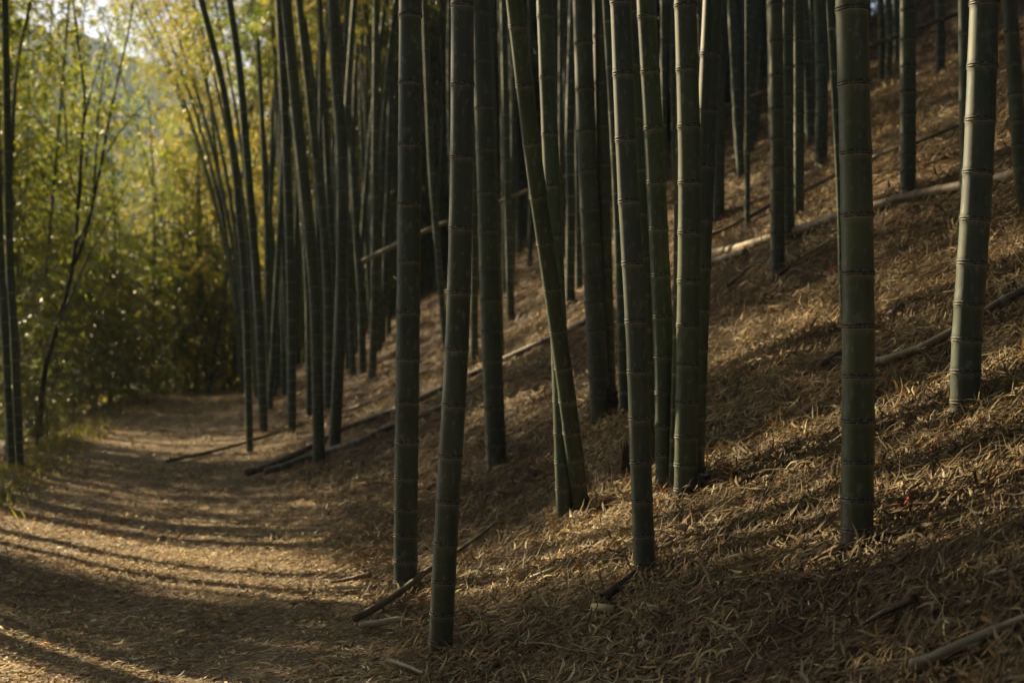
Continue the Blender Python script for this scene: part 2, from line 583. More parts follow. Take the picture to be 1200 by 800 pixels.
CROWNS = [crown_mesh('crown', 6.2, 1.75, 0.2, 14, 7, M['leaf'], (0.10, 0.16), lean=0.0) for _ in range(5)]
_keep, rng = rng, np.random.default_rng(99)
CROWNS_THICK = [crown_mesh('crown', 6.2, 1.5, 0.2, 26, 8, M['leaf'], (0.12, 0.19), taper=0.45, lean=0.0) for _ in range(3)]
rng = _keep
CROWNS_MID = [crown_mesh('crown', 6.2, 2.0, 0.2, 24, 8, M['leaf'], (0.11, 0.17), taper=0.5, lean=0.0) for _ in range(3)]
CROWNS_DEEP = [crown_mesh('crown', 6.2, 1.8, 0.2, 22, 8, M['leaf_dark'], (0.12, 0.19), taper=0.5, lean=0.2) for _ in range(3)]  # leaves coloured darker to put the deep grove's shade into them
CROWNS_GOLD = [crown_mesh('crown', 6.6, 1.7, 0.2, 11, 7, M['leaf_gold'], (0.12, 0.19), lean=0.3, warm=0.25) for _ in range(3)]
CROWNS_LOW = [crown_mesh('crown', 6.4, 1.35, 0.5, 11, 6, M['leaf'], (0.11, 0.18), taper=0.55, lean=0.4) for _ in range(4)]
CROWNS_SHRUB = [crown_mesh('crown', 2.6, 1.1, 0.15, 13, 7, M['leaf_dark'], (0.10, 0.16), taper=0.5, step=0.16) for _ in range(3)]

# ------------------------------------------------------------------ bamboo culms
def ring_mesh():
    # nodal ridge of radius 1: sheath scar lip, groove, swelling
    prof = [(0.995, -0.12), (1.07, -0.06), (1.075, -0.02), (1.0, 0.01), (1.0, 0.06), (1.055, 0.12), (1.065, 0.17), (0.995, 0.28)]
    sides = 28
    th = np.arange(sides) / sides * 2 * np.pi
    V = np.array([[r * math.cos(t), r * math.sin(t), z] for r, z in prof for t in th])
    n = len(prof)
    i = np.arange(n - 1)[:, None] * sides; j = np.arange(sides)[None, :]; k = (j + 1) % sides
    q = np.stack([i + j, i + k, i + sides + k, i + sides + j], -1).reshape(-1, 4)
    return mesh_np('node_ring', V, [q], [M['ring']], smooth=True)

RING = ring_mesh()

def node_heights(H, l0, grow, lmax=0.36):
    z, out, l = 0.06, [], l0
    while z < H:
        out.append(z)
        z += l * rng.uniform(0.95, 1.05)
        l = min(l + grow, lmax)
    return np.array(out)

def stem_mesh(P, D, nodes, sides, detail_to, mat, base_age=0.12):
    """P dense centre line (from ground up); D base diameter; nodes arclengths"""
    s = arclen(P)
    H = s[-1]
    ss, bl, rr = [], [], []
    def rad(z):
        f = z / H
        return 0.5 * D * (1.03 - 0.80 * f ** 2.0) + 0.003
    ss += [-0.12, 0.0]; bl += [0, 0]; rr += [1.12, 1.05]
    prev = 0.0
    for z in nodes:
        if z > detail_to:
            ss += [z]; bl += [0]; rr += [1.0]
            continue
        e = 0.011
        g = (z - prev)
        if g > 0.1:
            ss += [prev + g * 0.5]; bl += [0.0]; rr += [0.985]
        ss += [z - 0.03, z - 0.010, z - e * 0.5, z, z + e * 0.8, z + 0.03]
        bl += [0.0, 0.25, 1.0, 0.5, 0.0, 0.0]
        rr += [0.99, 0.995, 1.02, 1.0, 1.025, 1.0]
        prev = z
    if ss[-1] < H: ss += [H]; bl += [0]; rr += [1.0]
    ss = np.array(ss); order = np.argsort(ss); ss = ss[order]
    bl = np.array(bl)[order]; rr = np.array(rr)[order]
    keep = np.concatenate([[True], np.diff(ss) > 1e-4]); ss, bl, rr = ss[keep], bl[keep], rr[keep]
    Q = resample(P, np.clip(ss, 0, H))
    Q[ss < 0, 2] += ss[ss < 0]
    V, fs = sweep(Q, rad(np.clip(ss, 0, H)) * rr, sides)
    bloom = np.repeat(bl, sides)
    ag = np.clip(1 - ss / base_age, 0, 1) * 0.85
    age = np.repeat(ag, sides)
    me = mesh_np('stem', V, fs, [mat], smooth=True, attrs={'node_bloom': ('FLOAT', bloom), 'base_age': ('FLOAT', age)})
    return me, rad

FEET = []

def build_culm(pts, w, label, group=None, H=11.5, mat='culm', rings=True, dense_crown=None, depth=None, w_max=0.15,
               name='bamboo_culm', crown=True, tip_lean=None, l0=None, crown_from=0.46, toward=0.0):
    """pts: photo pixels from the base on the ground up the culm; w: width in photo pixels"""
    g = ground_hit(*pts[0], lift=0.045)      # its foot shows where it leaves the litter
    d0 = depth or g.y
    if depth:
        b = at_depth(pts[0][0], pts[0][1], depth)
        g = Vector((b.x, b.y, hz(b.x, b.y)))
    W = [np.array(g)]
    for (px, py) in pts[1:]:
        q = at_depth(px, py, d0)
        if toward:                                   # leans towards the viewer going up
            q = at_depth(px, py, d0 - toward * (q.z - g.z))
        W.append(np.array(q))
    W = np.array(W)
    D = min(w * d0 / F_PX, w_max)
    # go on above the frame
    c = smooth_curve(W, 40)
    tan = (W[-1] - W[-2]); tan /= np.linalg.norm(tan)
    Lnow = arclen(c)[-1]
    lean = np.array(tip_lean) if tip_lean is not None else np.array([rng.normal(-0.16, 0.10), rng.normal(-0.03, 0.10), 0])
    ext = [c[-1]]
    p = c[-1].copy(); left = max(H - Lnow, 1.5)
    n = 14
    for k in range(n):
        f = (k + 1) / n
        dirv = tan + lean * f * f * 2.2
        dirv /= np.linalg.norm(dirv)
        p = p + dirv * left / n
        ext.append(p.copy())
    P = np.vstack([c, np.array(ext)[1:]])
    if d0 < 13: FEET.append((P[0][0], P[0][1], D * 0.5))
    root = thing(name, P[0], label, 'bamboo', group)
    Pl = P - P[0]
    HH = arclen(Pl)[-1]
    near = d0 < 11
    nodes = node_heights(HH, (l0 or rng.uniform(0.095, 0.13)), rng.uniform(0.016, 0.020))
    vis = (CAM_H + (CY + 30) / F_PX * d0) - P[0][2]
    me, rad = stem_mesh(Pl, D, nodes, 24 if near else 14, vis + 0.4, M[mat], 0.17)
    stem = obj('stem', me, root)
    if rings and w >= 12:
        T = np.gradient(Pl, axis=0); T /= np.linalg.norm(T, axis=1)[:, None]
        sl = arclen(Pl)
        for z in nodes:
            if z > vis: break
            q = resample(Pl, [z])[0]
            tv = np.array([np.interp(z, sl, T[:, k]) for k in range(3)])
            o = obj('node_ring', RING, stem)
            o.location = q
            r = float(rad(z))
            o.scale = (r, r, 0.055)
            qt = Vector(tv).to_track_quat('Z', 'Y') @ Quaternion((0, 0, 1), rng.random() * 6.28)
            o.rotation_mode = 'QUATERNION'; o.rotation_quaternion = qt
    if crown:
        zc = max(HH * crown_from, vis * 0.8 if d0 < 14 else 0)
        a = resample(Pl, [zc])[0]; b = Pl[-1]
        ch = b - a
        o = obj('crown', (dense_crown or CROWNS)[int(rng.integers(len(dense_crown or CROWNS)))], root)
        o.location = a
        sc = np.linalg.norm(ch) / 6.2
        o.scale = (max(sc, 0.8),) * 2 + (sc,)
        o.rotation_mode = 'QUATERNION'
        o.rotation_quaternion = Vector(ch).to_track_quat('Z', 'Y') @ Quaternion((0, 0, 1), rng.random() * 6.28)
    return root

# culms in focus, traced one by one -----------------------------------------------------------
NEAR = [
    ([(475, 685), (475.5, 600), (478, 400), (480, 200), (481, 0)], 26, 'upright dark culm at the path edge where the fallen branch meets its foot', 'culm_grey'),
    ([(515.5, 757), (524, 600), (535.5, 400), (541, 200), (542, 0)], 26, 'slightly leaning dark culm in front of the fallen branch, black node rings', 'culm_grey'),
    ([(582, 541), (576, 400), (570, 200), (563, 0)], 22.5, 'green culm with reddish brown base behind the two culms at the path edge', 'culm'),
    ([(682, 592), (656, 400), (627, 200), (603, 0)], 18.5, 'strongly slanted culm crossing in front of an upright culm', 'culm'),
    ([(662, 602), (655, 400), (646, 200), (638, 0)], 18, 'culm crossed near its foot by the strongly slanted one', 'culm'),
    ([(704, 487), (699, 400), (689, 200), (682, 0)], 21.5, 'thick culm with a rotten black stump at its foot', 'culm_grey'),
    ([(714, 478), (711, 400), (706, 200), (703, 0)], 17, 'dark culm half hidden behind the one with the rotten stump', 'culm'),
    ([(757, 665), (753, 600), (746, 400), (735, 200), (727, 0)], 23, 'straight culm rising just above the dark curled sheath and cut section', 'culm_grey'),
    ([(731, 483), (729, 400), (722, 200), (711, 0)], 10, 'thin culm half hidden behind the straight one above the curled sheath', 'culm'),
    ([(766, 533), (760, 400), (751, 200), (742, 0)], 13, 'slender culm squeezed between two thick culms of the tight clump', 'culm'),
    ([(780, 568), (777, 400), (768, 200), (757, 0)], 21.5, 'thick culm in the middle of the tight clump, tapering at its foot', 'culm'),
    ([(803, 578), (806, 400), (808, 200), (803, 0)], 25, 'bowed culm with pale node rings at the end of the tight clump', 'culm'),
    ([(813, 556), (818, 400), (826, 200), (835, 0)], 22, 'dark culm leaning away behind the bowed one with pale rings', 'culm'),
    ([(787, 573), (792, 400), (794, 250), (797, 0)], 6.5, 'pencil thin culm against the bowed one with pale rings', 'culm'),
    ([(1004, 627), (1006, 400), (1003, 200), (998, 0)], 35, 'thickest pale green culm standing alone on the slope, dark cut foot', 'culm'),
    ([(990, 380), (987, 330), (983, 200), (972, 0)], 7, 'thin pale culm right behind the thickest pale green culm', 'culm'),
    ([(1131, 476), (1133, 400), (1146, 200), (1154, 0)], 32, 'thick dark leaning culm across the long fallen culm', 'culm_grey'),
    ([(1137, 262), (1133, 190), (1131, 0)], 15, 'dark culm close behind the thick leaning one', 'culm'),
    ([(1203, 238), (1196, 190), (1183, 0)], 16, 'dark culm leaning downhill at the upper end of the long fallen culm', 'culm'),
    ([(1064, 223), (1064, 100), (1064, 0)], 17.5, 'upright culm just above the long fallen culm', 'culm'),
    ([(911, 317), (911, 200), (909, 0)], 15.5, 'culm standing below the long fallen culm, brown foot in view', 'culm'),
    ([(925, 275), (923, 200), (923, 0)], 13.5, 'culm right above the long fallen culm, side by side with another', 'culm'),
    ([(936, 250), (936, 100), (935, 0)], 12, 'dark culm in shade behind the pair at the long fallen culm', 'culm'),
    ([(962, 190), (963, 100), (961, 0)], 14, 'culm with blackened rounded base on the upper slope', 'culm'),
    ([(876, 263), (876, 100), (876, 0)], 5.5, 'thin yellow green culm rising from behind the thin dark fallen stem', 'culm'),
    ([(842, 253), (843, 100), (846, 0)], 13, 'culm on the upper slope beside the thin yellow green one', 'culm'),
]
for pts, w, lab, mt in NEAR:
    build_culm(pts, w, lab, 'bamboo culms on the slope', mat=mt, H=rng.uniform(10.5, 12.5), w_max=0.14, dense_crown=CROWNS_MID, toward=0.16 if 'strongly slanted culm' in lab else 0.0)

MID = [
    ([(374, 541), (370, 370), (363, 275), (355, 200), (343, 83), (335, 0)], 13, 'culm whose foot touches the upper end of the pale fallen culm by the path'),
    ([(392, 522), (396, 440), (400, 350), (401, 180), (395, 100), (390, 0)], 14, 'kinked thick culm standing between the two long fallen culms'),
    ([(293, 525), (288, 360), (281, 260), (274, 185), (260, 95), (236, 0)], 8, 'slender culm at the path edge with the thin stick against its foot'),
    ([(309, 503), (304, 380), (297, 275), (290, 190), (281, 85), (269, 0)], 10.5, 'slender curved culm next to the one with the thin stick against its foot'),
    ([(342, 502), (341, 350), (336, 180), (331, 71), (327, 0)], 10, None),
    ([(363, 485), (362, 350), (356, 250), (347, 150), (338, 0)], 9, None),
    ([(384, 480), (384, 350), (380, 275), (371, 190), (357, 60), (350, 0)], 11, None),
    ([(425, 435), (423, 350), (418, 275), (413, 180), (405, 107), (393, 0)], 10.5, 'culm with black rotten foot beside a straighter neighbour, above the fallen culms'),
    ([(436, 442), (439, 350), (440, 180), (441, 0)], 9.5, 'straight culm close beside the one with black rotten foot'),
    ([(408, 430), (407, 350), (405, 200), (400, 0)], 6, None),
    ([(284, 458), (274, 350), (265, 287), (257, 215), (242, 90), (226, 0)], 6, 'bare'),
    ([(280, 455), (270, 320), (260, 240), (247, 180), (232, 110), (214, 30)], 5, 'bare'),
    ([(317, 470), (314, 350), (312, 250), (305, 100), (299, 0)], 7, None),
    ([(328, 452), (325, 350), (317, 258), (309, 160), (295, 0)], 8, None),
    ([(333, 462), (331, 350), (328, 200), (318, 0)], 6, None),
    ([(393, 445), (389, 300), (384, 190), (380, 107), (374, 0)], 9, None),
    ([(522, 403), (514, 304), (505, 190), (497, 0)], 7, None),
    ([(556, 422), (556, 300), (557, 150), (556, 0)], 8, None),
    ([(587, 420), (583, 300), (578, 160), (575, 0)], 8, None),
    ([(599, 372), (597, 300), (594, 180), (590, 0)], 8.5, 'lone dark culm on the sunlit slope crossed by the leaning dry pole'),
    ([(668, 352), (669, 250), (668, 150), (672, 0)], 10.5, 'slender culm of the pair just uphill of the strongly slanted one'),
    ([(679, 336), (678, 250), (677, 100), (676, 0)], 8, 'slender culm of the pair just uphill of the strongly slanted one'),
    ([(656, 330), (657, 150), (657, 0)], 5, None),
    ([(778, 330), (778, 150), (777, 0)], 5.5, 'thin culm standing uphill behind the thick middle culm of the tight clump'),
    ([(1033, 90), (1033, 40), (1032, 0)], 7, 'thin culm of the close trio high on the slope'),
    ([(1042, 86), (1042, 40), (1041, 0)], 7, 'thin culm of the close trio high on the slope'),
    ([(1051, 70), (1050, 30), (1049, 0)], 5, 'thin culm of the close trio high on the slope'),
    ([(1102, 82), (1102, 40), (1101, 0)], 10, 'dark culm alone high on the slope above the upright one'),
    ([(946, 150), (945, 60), (942, 0)], 6, 'thin culm of the close pair next to the one with blackened base'),
    ([(954, 140), (952, 60), (950, 0)], 5, 'thin culm of the close pair next to the one with blackened base'),
    ([(865, 160), (864, 60), (860, 0)], 5, 'thin culm uphill of the thin yellow green one'),
    ([(886, 150), (891, 60), (889, 0)], 6, 'thin culm uphill of the thin yellow green one'),
]
for pts, w, lab in MID:
    bare = lab == 'bare'
    if bare: lab = 'thin bare culm bending over the far end of the path'
    build_culm(pts, w, lab or 'slender culm standing farther back among many like it', 'bamboo culms farther back in the grove',
               H=rng.uniform(11, 13.5), w_max=0.125, rings=w > 12.5, dense_crown=CROWNS_GOLD if bare else CROWNS_MID, crown_from=0.62 if bare else 0.56)

ARCH = [
    ([(283, 456), (262, 250), (252, 170), (240, 142), (220, 105), (200, 75), (175, 48), (137, 0)], 4, 'thin culm arching far over the path end'),
]
for k in range(9):
    tx = 150 + 15 * k + rng.normal() * 5
    bx = 281 + 3.2 * k + rng.normal() * 2
    ARCH.append(([(bx, 457 + 1.2 * k), (bx - 6, 370), (bx - 0.22 * (bx - tx), 260), (bx - 0.45 * (bx - tx), 160), (bx - 0.70 * (bx - tx), 80), (tx, 0)], rng.uniform(3.6, 5.5), 'slim culm fanning out in an arch over the path end'))
for pts, w, lab in ARCH:
    build_culm(pts, w, lab, 'slim culms arching over the path end', H=11.5, rings=False, w_max=0.10, dense_crown=CROWNS_GOLD, crown_from=0.66)

LEFT = [
    ([(24, 546), (17, 400), (11, 280), (8, 100), (6, 0)], 8.5),
    ([(14, 548), (6, 400), (0, 280), (-8, 0)], 8),
    ([(8, 530), (10, 300), (18, 100), (36, 0)], 5),
    ([(-14, 556), (-18, 300), (-20, 0)], 9),
]
for pts, w in LEFT:
    build_culm(pts, w, 'dark culm of the small cluster on the downhill path edge', 'bamboo culms on the downhill path edge', H=11, rings=False, w_max=0.11, crown=w == 9)

# background culms share a few stems ------------------------------------------------------------
def proto_stem(H, bend):
    t = np.linspace(0, 1, 50)
    P = np.stack([bend * H * t ** 2.4, 0.02 * H * np.sin(t * 3), H * t], 1)
    P -= P[0]
    nodes = node_heights(H, 0.15, 0.017)
    me, _ = stem_mesh(P, 0.105, nodes, 10, 7.5, M['culm'], 0.1)
    return me, P

PROTOS = [proto_stem(12.0, b) for b in (0.02, 0.05, 0.09, 0.14)]

def plain_culm(x, y, scale, rz, label, group, crowns=CROWNS, proto=None, name='bamboo_culm', crown_at=0.40, thin=1.0):
    me, P = PROTOS[int(rng.integers(len(PROTOS))) if proto is None else proto]
    root = thing(name, (x, y, hz(x, y)), label, 'bamboo', group)
    root.rotation_euler = (0, 0, rz)
    o = obj('stem', me, root)
    o.scale = (scale * thin, scale * thin, scale)
    if thin != 1.0: o.scale = (scale, scale, scale)
    k = int(len(P) * crown_at)
    a, b = P[k] * scale, P[-1] * scale
    c = obj('crown', crowns[int(rng.integers(len(crowns)))], root)
    c.location = a
    sc = np.linalg.norm(b - a) / 6.2
    c.scale = (max(sc, 0.75), max(sc, 0.75), sc)
    c.rotation_mode = 'QUATERNION'
    c.rotation_quaternion = Vector(b - a).to_track_quat('Z', 'Y') @ Quaternion((0, 0, 1), rng.random() * 6.28)
    return root

def to_px(x, y, z):
    return CX + x / y * F_PX, CY - (z - CAM_H) / y * F_PX

placed = []
tries = 0
N_THICK = 60
while len(placed) < N_THICK and tries < 20000:      # the thick of the grove beside the far half of the path
    tries += 1
    y = rng.uniform(26, 58); px = rng.uniform(292, 475)
    x = (px - CX) / F_PX * y
    s, t = path_st(np.array(x), np.array(y))
    if s < 0.95 or any((x - a) ** 2 + (y - b) ** 2 < 0.3 for a, b in placed): continue
    placed.append((x, y))
tries = 0
while len(placed) < 262 and tries < 40000:
    tries += 1
    y = rng.uniform(15, 62); x = rng.uniform(-9, 34) if rng.random() < 0.45 else rng.uniform(-10, 8)
    s, t = path_st(np.array(x), np.array(y))
    if s < 1.6: continue
    px, py = to_px(x, y, hz(x, y))
    if px < 285 or px > 1260: continue
    if px > 960 and y < 26: continue
    if px < 860 and y < 21: continue
    if py < -40: continue
    if 430 < px < 560 and py > 345: continue
    if any((x - a) ** 2 + (y - b) ** 2 < 0.7 for a, b in placed): continue
    placed.append((x, y))
for k, (x, y) in enumerate(placed):
    px = CX + x / y * F_PX
    near_path = k < N_THICK
    plain_culm(x, y, rng.uniform(0.85, 1.12), rng.uniform(0, 6.28), 'slender culm crowded beside the far half of the path' if near_path else 'slender culm deep in the shaded grove',
               'bamboo culms crowded along the far path' if near_path else 'bamboo culms deep in the grove',
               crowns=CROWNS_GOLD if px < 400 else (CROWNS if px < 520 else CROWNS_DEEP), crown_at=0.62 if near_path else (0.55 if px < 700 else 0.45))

# grove behind and beside the viewer and along the hill: it shades the place from above
for k in range(60):
    for _ in range(80):
        x, y = rng.uniform(0.5, 15), rng.uniform(-12, 14)
        s, t = path_st(np.array(x), np.array(y))
        px = CX + x / max(y, 0.2) * F_PX
        if s > 2.5 and (y < 1.5 or px > 1330): break
    plain_culm(x, y, rng.uniform(0.9, 1.05), rng.uniform(0, 6.28), 'culm of the grove uphill beside the viewer', 'bamboo culms uphill of the viewer', name='bamboo_plant')

# unseen bamboo added sunward, crowns sized and placed to shade the ground; the openings
# between them let the sun flecks through.  x, y, size, crown start, crown spread, crown kind, turn
SUNWARD = [
    (-11.14, 16.27, 1.118, 0.057, 0.40, 1, 1.52),
    (-8.48, 17.24, 1.061, 0.237, 0.49, 0, 1.69),
    (-5.73, 11.55, 0.510, 0.777, 0.28, 0, 3.72),
    (-6.33, 15.53, 0.760, 0.470, 0.48, 0, 2.34),
    (-7.15, 15.83, 0.932, 0.502, 0.44, 1, 4.14),
    (-9.49, 22.23, 1.026, 0.406, 0.52, 0, 4.67),
    (-8.72, 19.64, 0.777, 0.346, 0.57, 2, 1.14),
    (-8.27, 13.35, 0.808, 0.151, 0.29, 1, 0.30),
    (-7.40, 13.44, 0.643, 0.698, 0.19, 0, 1.03),
    (-8.92, 21.84, 1.060, 0.231, 0.51, 1, 3.28),
    (-12.30, 23.79, 0.990, 0.133, 0.48, 1, 4.71),
    (-7.89, 16.12, 0.742, 0.730, 0.32, 2, 3.14),
    (-10.40, 24.11, 1.104, 0.537, 0.55, 2, 3.15),
    (-7.49, 19.08, 1.102, 0.603, 0.54, 1, 0.10),
    (-10.96, 23.94, 1.059, 0.219, 0.44, 0, 4.06),
    (-5.89, 10.93, 0.986, 0.212, 0.35, 0, 6.22),
    (-10.46, 19.80, 1.032, 0.350, 0.56, 2, 4.04),
    (-9.60, 15.49, 0.852, 0.404, 0.13, 1, 3.31),
    (-6.41, 14.76, 0.515, 0.727, 0.53, 2, 6.05),
    (-8.95, 20.36, 0.644, 0.335, 0.38, 2, 5.73),
    (-8.52, 18.67, 0.813, 0.516, 0.50, 0, 5.08),
    (-7.25, 12.83, 0.625, 0.830, 0.13, 0, 0.34),
    (-9.26, 23.25, 1.052, 0.501, 0.21, 2, 5.01),
    (-8.90, 21.15, 1.091, 0.438, 0.09, 2, 1.20),
    (-7.97, 16.83, 1.094, 0.438, 0.35, 2, 3.31),
    (-10.70, 22.82, 0.839, 0.670, 0.58, 0, 4.63),
    (-10.47, 18.66, 1.088, 0.850, 0.12, 0, 2.80),
    (-5.97, 13.12, 0.458, 0.807, 0.33, 1, 4.02),
    (-13.46, 28.78, 1.062, 0.649, 0.33, 2, 4.70),
    (-8.93, 14.61, 0.794, 0.511, 0.11, 0, 0.76),
    (-13.13, 26.42, 1.038, 0.458, 0.43, 1, 3.81),
    (-8.27, 21.05, 0.971, 0.319, 0.24, 1, 0.75),
    (-9.31, 16.87, 0.774, 0.833, 0.18, 2, 5.08),
    (-7.30, 17.28, 0.663, 0.793, 0.59, 1, 3.46),
    (-13.74, 24.97, 0.930, 0.666, 0.55, 0, 5.12),
    (-11.50, 25.84, 1.127, 0.602, 0.22, 0, 2.48),
    (-12.97, 30.67, 0.979, 0.347, 0.52, 1, 2.36),
    (-7.71, 14.75, 0.808, 0.754, 0.06, 2, 4.03),
    (-10.33, 25.82, 1.146, 0.628, 0.26, 1, 5.68),
    (-12.22, 17.34, 1.124, 0.563, 0.12, 0, 5.63),
    (-5.69, 10.34, 0.669, 0.703, 0.39, 1, 4.47),
    (-12.08, 28.19, 1.118, 0.668, 0.26, 0, 2.47),
    (-6.98, 16.40, 0.850, 0.433, 0.23, 2, 2.39),
    (-10.72, 16.68, 0.963, 0.104, 0.22, 1, 0.69),
    (-6.64, 12.90, 0.634, 0.844, 0.10, 1, 4.89),
    (-8.46, 16.52, 0.890, 0.667, 0.10, 0, 0.14),
    (-8.04, 19.36, 1.017, 0.314, 0.07, 2, 6.14),
    (-12.49, 18.47, 1.096, 0.827, 0.12, 2, 3.55),
    (-15.19, 24.34, 0.974, 0.406, 0.56, 0, 5.78),
    (-10.96, 24.95, 1.115, 0.803, 0.56, 0, 5.27),
    (-10.13, 24.93, 0.721, 0.802, 0.45, 2, 5.73),
    (-5.02, 10.20, 0.793, 0.181, 0.13, 2, 5.13),
    (-5.26, 11.24, 0.469, 0.055, 0.11, 1, 5.73),
    (-6.40, 14.19, 0.517, 0.690, 0.21, 2, 5.21),
    (-11.74, 24.03, 1.143, 0.197, 0.31, 1, 6.23),
    (-9.49, 21.33, 0.664, 0.541, 0.47, 0, 1.96),
    (-11.98, 29.66, 0.734, 0.069, 0.38, 2, 0.63),
    (-12.13, 22.35, 1.065, 0.432, 0.17, 2, 2.32),
    (-11.40, 27.76, 1.006, 0.522, 0.35, 2, 3.85),
    (-10.89, 27.26, 1.007, 0.547, 0.21, 1, 0.24),
    (-13.49, 24.48, 1.128, 0.437, 0.20, 2, 0.25),
    (-9.66, 24.14, 0.962, 0.675, 0.22, 2, 5.29),
    (-8.91, 22.68, 1.150, 0.525, 0.37, 2, 4.93),
    (-7.54, 11.93, 0.807, 0.782, 0.26, 1, 1.57),
    (-10.50, 23.44, 1.033, 0.132, 0.53, 0, 5.57),
    (-8.13, 20.40, 1.012, 0.729, 0.24, 2, 5.02),
    (-6.75, 11.81, 0.860, 0.472, 0.13, 2, 4.06),
]  #SUNWARD
for x, y, sc, ca, rx, ci, rz in SUNWARD:
    root = thing('shade_bamboo', (x, y, hz(x, y)), 'unseen leafy bamboo added downhill to shade the ground', 'bamboo', 'leafy bamboo added to cast shade')
    root.rotation_euler = (0, 0, rz)
    o = obj('stem', PROTOS[0][0], root)
    o.scale = (sc, sc, sc)
    c = obj('crown', CROWNS_THICK[ci], root)
    c.location = (0, 0, 12 * sc * ca)
    c.scale = (rx, rx, 12 * sc * (1 - ca) / 6.2)

BARE = []
for (gx, gy) in [(205, 676), (75, 775), (320, 720), (120, 606), (20, 700), (140, 735), (240, 640), (30, 660), (180, 775), (60, 630), (260, 745), (110, 690), (15, 745), (350, 775)]:
    g = ground_hit(gx, gy)                       # an unseen culm is added sunward so its shadow stripes this point
    for t_ in np.arange(1.5, 16, 0.2):
        x, y = g.x + math.sin(R(SUN_AZ)) * t_, g.y + math.cos(R(SUN_AZ)) * t_
        if CX + x / y * F_PX < -50 and path_st(np.array(x), np.array(y))[0] < -2.6: break
    BARE.append((x, y))
for k in range(6):
    for _ in range(300):
        x, y = rng.uniform(-16, -2.5), rng.uniform(5, 27)
        s_, t_ = path_st(np.array(x), np.array(y))
        px = CX + x / y * F_PX
        if not (-9 < s_ < -2.7 and px < -40): continue
        if min(abs((x - fx) * math.cos(R(SUN_AZ)) - (y - fy) * math.sin(R(SUN_AZ))) for fx, fy, fr in FEET) > 0.13: break
    BARE.append((x, y))
for x, y in BARE:
    r_ = plain_culm(x, y, rng.uniform(0.85, 1.1), rng.uniform(0, 6.28), 'tall bare culm added out of view for its shadow stripe', 'bare culms added for their shadows', name='bamboo_plant', crowns=CROWNS, crown_at=0.82, proto=0)
    [q_ for q_ in r_.children if q_.name.startswith('crown')][0].scale = (0.28, 0.28, 0.35)

# grove beside and behind the viewer on the downhill side
_n = 0
for _ in range(3000):
    if _n >= 54: break
    x, y = rng.uniform(-15, 4), rng.uniform(-24, 7)
    s_, t_ = path_st(np.array(x), np.array(y))
    if -2.9 < s_ < 1.2 and y > -17: continue
    if (x + 2.2) * -0.719 + (y - 5.9) * -0.695 < 1.9: continue      # keeps clear of the light falling on the view
    if s_ > 1.2 and y > -12: continue
    plain_culm(x, y, rng.uniform(0.85, 1.1), rng.uniform(0, 6.28), 'culm of the grove behind the viewer', 'bamboo culms behind the viewer', name='bamboo_plant', crowns=CROWNS_THICK, crown_at=rng.uniform(0.15, 0.35), proto=0)
    _n += 1

# downhill side: leafy bamboo clumps -------------------------------------------------------------
def clump(px, y, H, label, group, crowns, nst=4, spread=0.5, x=None, name='bamboo_clump', fac=1.0):
    if x is None:
        x = (px - CX) / F_PX * y
    z = hz(x, y)
    root = thing(name, (x, y, z - 0.05), label, 'bamboo', group)
    for k in range(nst):
        a = rng.random() * 6.28
        me, P = PROTOS[int(rng.integers(1, 4))]
        sc = H / 12.0 * rng.uniform(0.8, 1.05)
        st = obj('stem', me, root)
        off = Vector((math.cos(a) * spread * rng.random(), math.sin(a) * spread * rng.random(), 0))
        st.location = off
        st.scale = (sc * 0.75, sc * 0.75, sc)
        st.rotation_euler = (rng.normal() * 0.09, rng.normal() * 0.09, a)
        c = obj('crown', crowns[int(rng.integers(len(crowns)))], root)
        c.location = off
        c.rotation_euler = (st.rotation_euler[0], st.rotation_euler[1], a)
        cs = H / 6.4 * rng.uniform(0.85, 1.05)
        c.scale = (min(cs, 1.3) * fac, min(cs, 1.3) * fac, cs)
    return root

CL = [  # px, distance, height
    (4, 33, 13.0), (52, 35, 8.0), (22, 37, 14), (64, 40, 7.0), (-60, 34, 11), (32, 31, 12.0), (48, 37, 12.5),
    (120, 36, 6.5), (5, 42, 13), (45, 47, 12),
]
for px, y, H in CL:
    clump(px, y, H, 'leafy bamboo clump growing below the downhill path edge', 'leafy clumps below the path', CROWNS_LOW, 4)
CG = [
    (212, 44, 8.5), (238, 42, 11.5), (262, 46, 12.5), (290, 50, 13), (200, 54, 8), (245, 56, 13), (320, 52, 13), (222, 62, 11), (270, 64, 14), (150, 56, 4.5), (110, 50, 4.0), (180, 50, 8.5), (310, 66, 14),
    (360, 60, 14), (400, 66, 14), (350, 48, 12), (440, 62, 14), (480, 58, 13), (520, 66, 14), (390, 52, 13), (560, 62, 14), (610, 66, 14), (660, 62, 13), (720, 66, 13), (470, 46, 11), (530, 50, 11), (590, 50, 11), (650, 52, 11), (420, 50, 12), (700, 50, 11), (770, 58, 12), (830, 60, 12), (890, 62, 12), (850, 48, 11), (940, 55, 12), (1000, 52, 12), (790, 46, 11), (880, 46, 11), (430, 40, 13), (475, 38, 12), (505, 42, 13), (545, 40, 12), (585, 42, 12), (625, 40, 12), (665, 43, 12), (705, 41, 11), (745, 44, 12),
]
for px, y, H in CG:
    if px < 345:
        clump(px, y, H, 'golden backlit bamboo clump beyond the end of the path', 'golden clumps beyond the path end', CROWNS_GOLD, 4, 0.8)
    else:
        clump(px, y, H, 'dark leafy bamboo clump far back behind the culms', 'dark clumps far back in the grove', CROWNS_DEEP, 5, 1.2)

